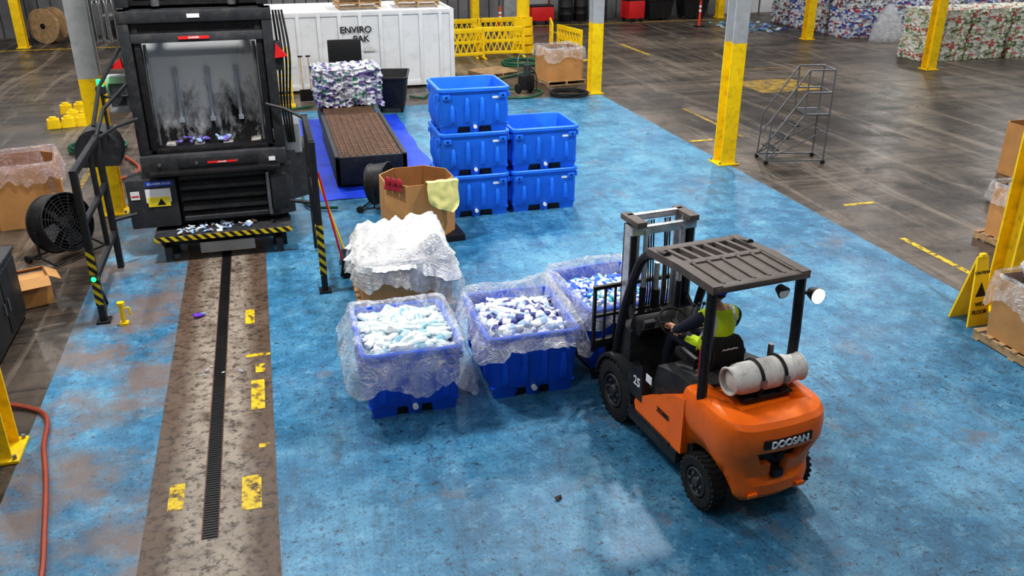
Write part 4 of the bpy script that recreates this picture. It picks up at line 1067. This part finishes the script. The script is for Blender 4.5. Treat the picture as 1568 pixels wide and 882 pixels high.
for s in(-1,1):
    x=s*.36
    mb(x-.035,x+.035,1.98,2.0,.08,1.96,M_blk); mb(x-.035,x+.035,2.12,2.14,.08,1.96,M_blk); mb(x+s*.02,x+s*.035,1.98,2.14,.08,1.96,M_chrome)
    x=s*.29
    mb(x-.03,x+.03,2.03,2.045,.12,2.02,M_chrome); mb(x-.03,x+.03,2.17,2.185,.12,2.02,M_chrome); mb(x+s*.015,x+s*.03,2.03,2.185,.12,2.02,M_chrome)
    b.cyl((s*.23,1.96+dy,.15),(s*.23,1.96+dy,1.3),.035,M_blk); b.cyl((s*.23,1.96+dy,1.3),(s*.23,1.96+dy,1.92),.025,M_chrome)
    mb(s*.12-.02,s*.12+.02,2.1,2.11,.4,1.96,M_chrome)
    b.tube([(s*.36,1.98+dy,1.1),(s*.4,1.7,.9)],.03,M_blk,seg=8)
    for i in range(3): b.tube([(s*.1+i*.03,2.12+dy,1.96),(s*.1+i*.03,2.06+dy,1.2),(s*.1+i*.03,2.1+dy,.5)],.009,M_rub,seg=5)
    mb(s*.32-.06,s*.32+.06,1.9,2.25,1.97,2.03,M_roof,.01)
mb(-.4,.4,1.96,2.02,1.87,1.96,M_chrome,.01); mb(-.38,.38,1.96,2.02,.9,1.0,M_blk,.01); mb(-.38,.38,1.96,2.02,.15,.25,M_blk,.01)
mb(-.35,.35,2.14,2.2,1.96,2.03,M_chrome,.01); mb(-.33,.33,2.1,2.14,.5,.58,M_blk)
b.cyl((0,2.06+dy,.2),(0,2.06+dy,1.2),.05,M_blk); b.cyl((0,2.06+dy,1.2),(0,2.06+dy,1.5),.03,M_chrome)
b.obj('mast',parent=E).location=(.16,0,0)
b=B()
for z in(.2,.58): b.bx(-.5,.5,2.08,2.13,z-.05,z+.05,M_blk,.01)
b.bx(-.52,-.49,2.08,2.12,.5,1.25,M_blk); b.bx(.49,.52,2.08,2.12,.5,1.25,M_blk); b.bx(-.52,.52,2.08,2.12,1.22,1.26,M_blk)
for i in range(1,8): x=-.5+i*.125; b.bx(x-.01,x+.01,2.085,2.11,.58,1.24,M_blk)
b.bx(-.52,.52,2.08,2.115,.9,.93,M_blk)
for s in(-1,1):
    b.bx(s*.26-.055,s*.26+.055,2.13,2.17,.06,.62,M_blk,.01); b.prism([(2.15,.04),(2.15,.085),(3.3,.07),(3.32,.055),(3.3,.04)],'x',s*.26-.055,s*.26+.055,M_blk)
b.bx(-.2,-.1,2.02,2.08,.2,.6,M_blk); b.bx(.1,.2,2.02,2.08,.2,.6,M_blk)
b.obj('carriage_and_forks',parent=E)

# ------------------------------------------------------------ DRIVER
ang=R(FR)
D=empty('forklift_driver',(FL[0]+.03*math.cos(ang),FL[1]+.03*math.sin(ang),FL[2]),FR); D.scale=SC
def skin(name,pts,edges,mats,matf,parent,sub=2,root=0):
    me=bpy.data.meshes.new(name); me.from_pydata([p[0] for p in pts],edges,[]); o=bpy.data.objects.new(name,me); scene.collection.objects.link(o)
    m=o.modifiers.new('s','SKIN'); m.use_smooth_shade=True
    for i,v in enumerate(me.skin_vertices[0].data):
        r=pts[i][1]; v.radius=(r,r) if not isinstance(r,tuple) else r; v.use_root=(i==root)
    s=o.modifiers.new('d','SUBSURF'); s.levels=sub; s.render_levels=sub
    bpy.context.view_layer.update(); dg=bpy.context.evaluated_depsgraph_get(); nm=bpy.data.meshes.new_from_object(o.evaluated_get(dg))
    bpy.data.objects.remove(o)
    nm.materials.clear()
    for x in mats: nm.materials.append(x)
    for p in nm.polygons: p.use_smooth=True; p.material_index=matf(p.center)
    o=bpy.data.objects.new(name,nm); scene.collection.objects.link(o); o.parent=parent; return o
J=[((0,.70,1.13),.15),((0,.66,1.24),.145),((0,.65,1.37),.16),((0,.67,1.48),.125),((0,.69,1.55),.062),((0,.715,1.62),.055),
 ((-.12,.665,1.495),.09),((-.215,.68,1.47),.074),((-.28,.84,1.32),.052),((-.25,.98,1.24),.045),((-.20,1.09,1.2),.032),
 ((.12,.665,1.495),.09),((.215,.68,1.47),.074),((.30,.80,1.29),.052),((.31,.94,1.24),.045),((.30,1.09,1.25),.032),
 ((-.10,.75,1.12),.095),((-.17,1.10,1.13),.075),((-.17,1.2,.85),.055),((-.17,1.2,.64),.045),((-.17,1.34,.6),.04),
 ((.10,.75,1.12),.095),((.17,1.10,1.13),.075),((.17,1.2,.85),.055),((.17,1.2,.64),.045),((.17,1.34,.6),.04)]
Ed=[(0,1),(1,2),(2,3),(3,4),(4,5),(3,6),(6,7),(7,8),(8,9),(9,10),(3,11),(11,12),(12,13),(13,14),(14,15),(0,16),(16,17),(17,18),(18,19),(19,20),(0,21),(21,22),(22,23),(23,24),(24,25)]
def bm_(c):
    x,y,z=c
    if z>1.57 and abs(x)<.09: return 3
    if z<.68: return 4
    if abs(x)<.2 and y<.88 and z>1.14:
        if 1.26<z<1.31: return 2
        if .09<abs(x)<.135 and z>1.28: return 2
        return 1
    if abs(x)>.1 and y>.97 and z>1.16: return 3
    return 0
skin('body',J,Ed,[M_navy,M_lime,M_refl,M_skin,M_rub],bm_,D)
def hand(name,wr,f,s,n,curl):
    wr=Vector(wr);f=Vector(f).normalized();n=Vector(n);n=(n-f*n.dot(f)).normalized();s2=f.cross(n).normalized()
    if s2.dot(Vector(s))<0: s2=-s2
    P=[(wr,.026),(wr+f*.045,(.03,.026))];E_=[(0,1)]
    for i,(off,Lg) in enumerate(((.032,.072),(.011,.08),(-.011,.074),(-.031,.058))):
        base=wr+f*.088+s2*off; k0=len(P); P.append((base,.0105)); E_.append((1,k0)); p=base; ang=0
        for j,fr in enumerate((.45,.32,.23)):
            ang+=curl*(1+.1*i); p=p+(f*math.cos(ang)+n*math.sin(ang))*Lg*fr; P.append((p,.0092-.0008*j)); E_.append((len(P)-2,len(P)-1))
    t0=wr+f*.03+s2*.03; P.append((t0,.013)); E_.append((1,len(P)-1))
    t1=t0+(f*.6+s2*.6+n*.4)*.036; P.append((t1,.0105)); E_.append((len(P)-2,len(P)-1))
    P.append((t1+(f*.6+n*.8)*.028,.009)); E_.append((len(P)-2,len(P)-1))
    skin(name,P,E_,[M_skin],lambda c:0,D,2)
hand('hand_left',(-.20,1.09,1.2),(.05,1,-.05),(1,0,.2),(0,.1,-1),.85)
hand('hand_right',(.30,1.09,1.25),(-.1,1,.05),(-1,0,0),(0,-.1,-1),.8)
bm=bmesh.new(); bmesh.ops.create_uvsphere(bm,u_segments=32,v_segments=24,radius=1)
for v in bm.verts:
    x,y,z=v.co
    X,Y,Z=x*.076,y*.096,z*.118
    if z<-.2: X*=1-.25*(-z-.2); Y=Y*(1-.15*(-z-.2))+.012*(-z)
    if y>0:
        Y+=.026*math.exp(-((x/.16)**2+((z+.12)/.2)**2))*max(0,y)
        Y-=.010*math.exp(-(((abs(x)-.38)/.18)**2+((z-.08)/.13)**2))
        Y+=.006*math.exp(-((x/.3)**2+((z+.48)/.08)**2))-.004*math.exp(-((x/.3)**2+((z+.54)/.03)**2))
        Y+=.008*math.exp(-((x/.25)**2+((z+.78)/.15)**2))
    v.co=Vector((X,Y,Z))
b=B(); HT=Matrix.Translation((0,.735,1.70))@Matrix.Rotation(R(14),4,'Z')
b.addbm(bm,M_skin,HT)
for s in(-1,1):
    b.ball((s*.077,-.005,-.005),(.012,.02,.032),M_skin,10,HT)
    b.ball((s*.029,.083,.010),(.013,.010,.009),M_lblw,10,HT); b.ball((s*.029,.091,.010),(.006,.004,.006),M_hair,8,HT); b.box((s*.029,.091,.03),(.03,.008,.006),M_hair,M=HT)
b.box((0,.098,-.058),(.045,.008,.006),mat('lips',(160,90,80),.5),M=HT,bev=.002)
bm=bmesh.new(); bmesh.ops.create_uvsphere(bm,u_segments=28,v_segments=20,radius=1)
bmesh.ops.delete(bm,geom=[v for v in bm.verts if v.co.z<-.35 or (v.co.y>.25 and v.co.z<.35)],context='VERTS')
for v in bm.verts: v.co=Vector((v.co.x*.081,v.co.y*.101,v.co.z*.121))
b.addbm(bm,M_hair,HT)
bm=bmesh.new(); bmesh.ops.create_uvsphere(bm,u_segments=28,v_segments=20,radius=1)
bmesh.ops.delete(bm,geom=[v for v in bm.verts if v.co.z<.0],context='VERTS')
for v in bm.verts: v.co=Vector((v.co.x*.088,v.co.y*.109,v.co.z*.132))
b.addbm(bm,M_cap,HT)
vs=[];fs=[]
for i in range(9):
    a=R(-50+12.5*i+90)
    vs+=[(math.cos(a)*.083,math.sin(a)*.10,.022),(math.cos(a)*.085,math.sin(a)*.105+.075*math.sin(a)**2,.008)]
for i in range(8): fs.append([2*i,2*i+2,2*i+3,2*i+1])
b.add(vs,fs,M_cap,HT); b.ball((0,0,.132),.01,M_cap,8,HT)
b.obj('head',parent=D)

# ------------------------------------------------------------ camera
cam=bpy.data.cameras.new('camera'); co=bpy.data.objects.new('camera',cam); scene.collection.objects.link(co)
co.location=(0,0,4.8); co.rotation_euler=(R(66),0,R(-15.5)); cam.lens=30.54; cam.sensor_width=36; cam.clip_end=200
scene.camera=co
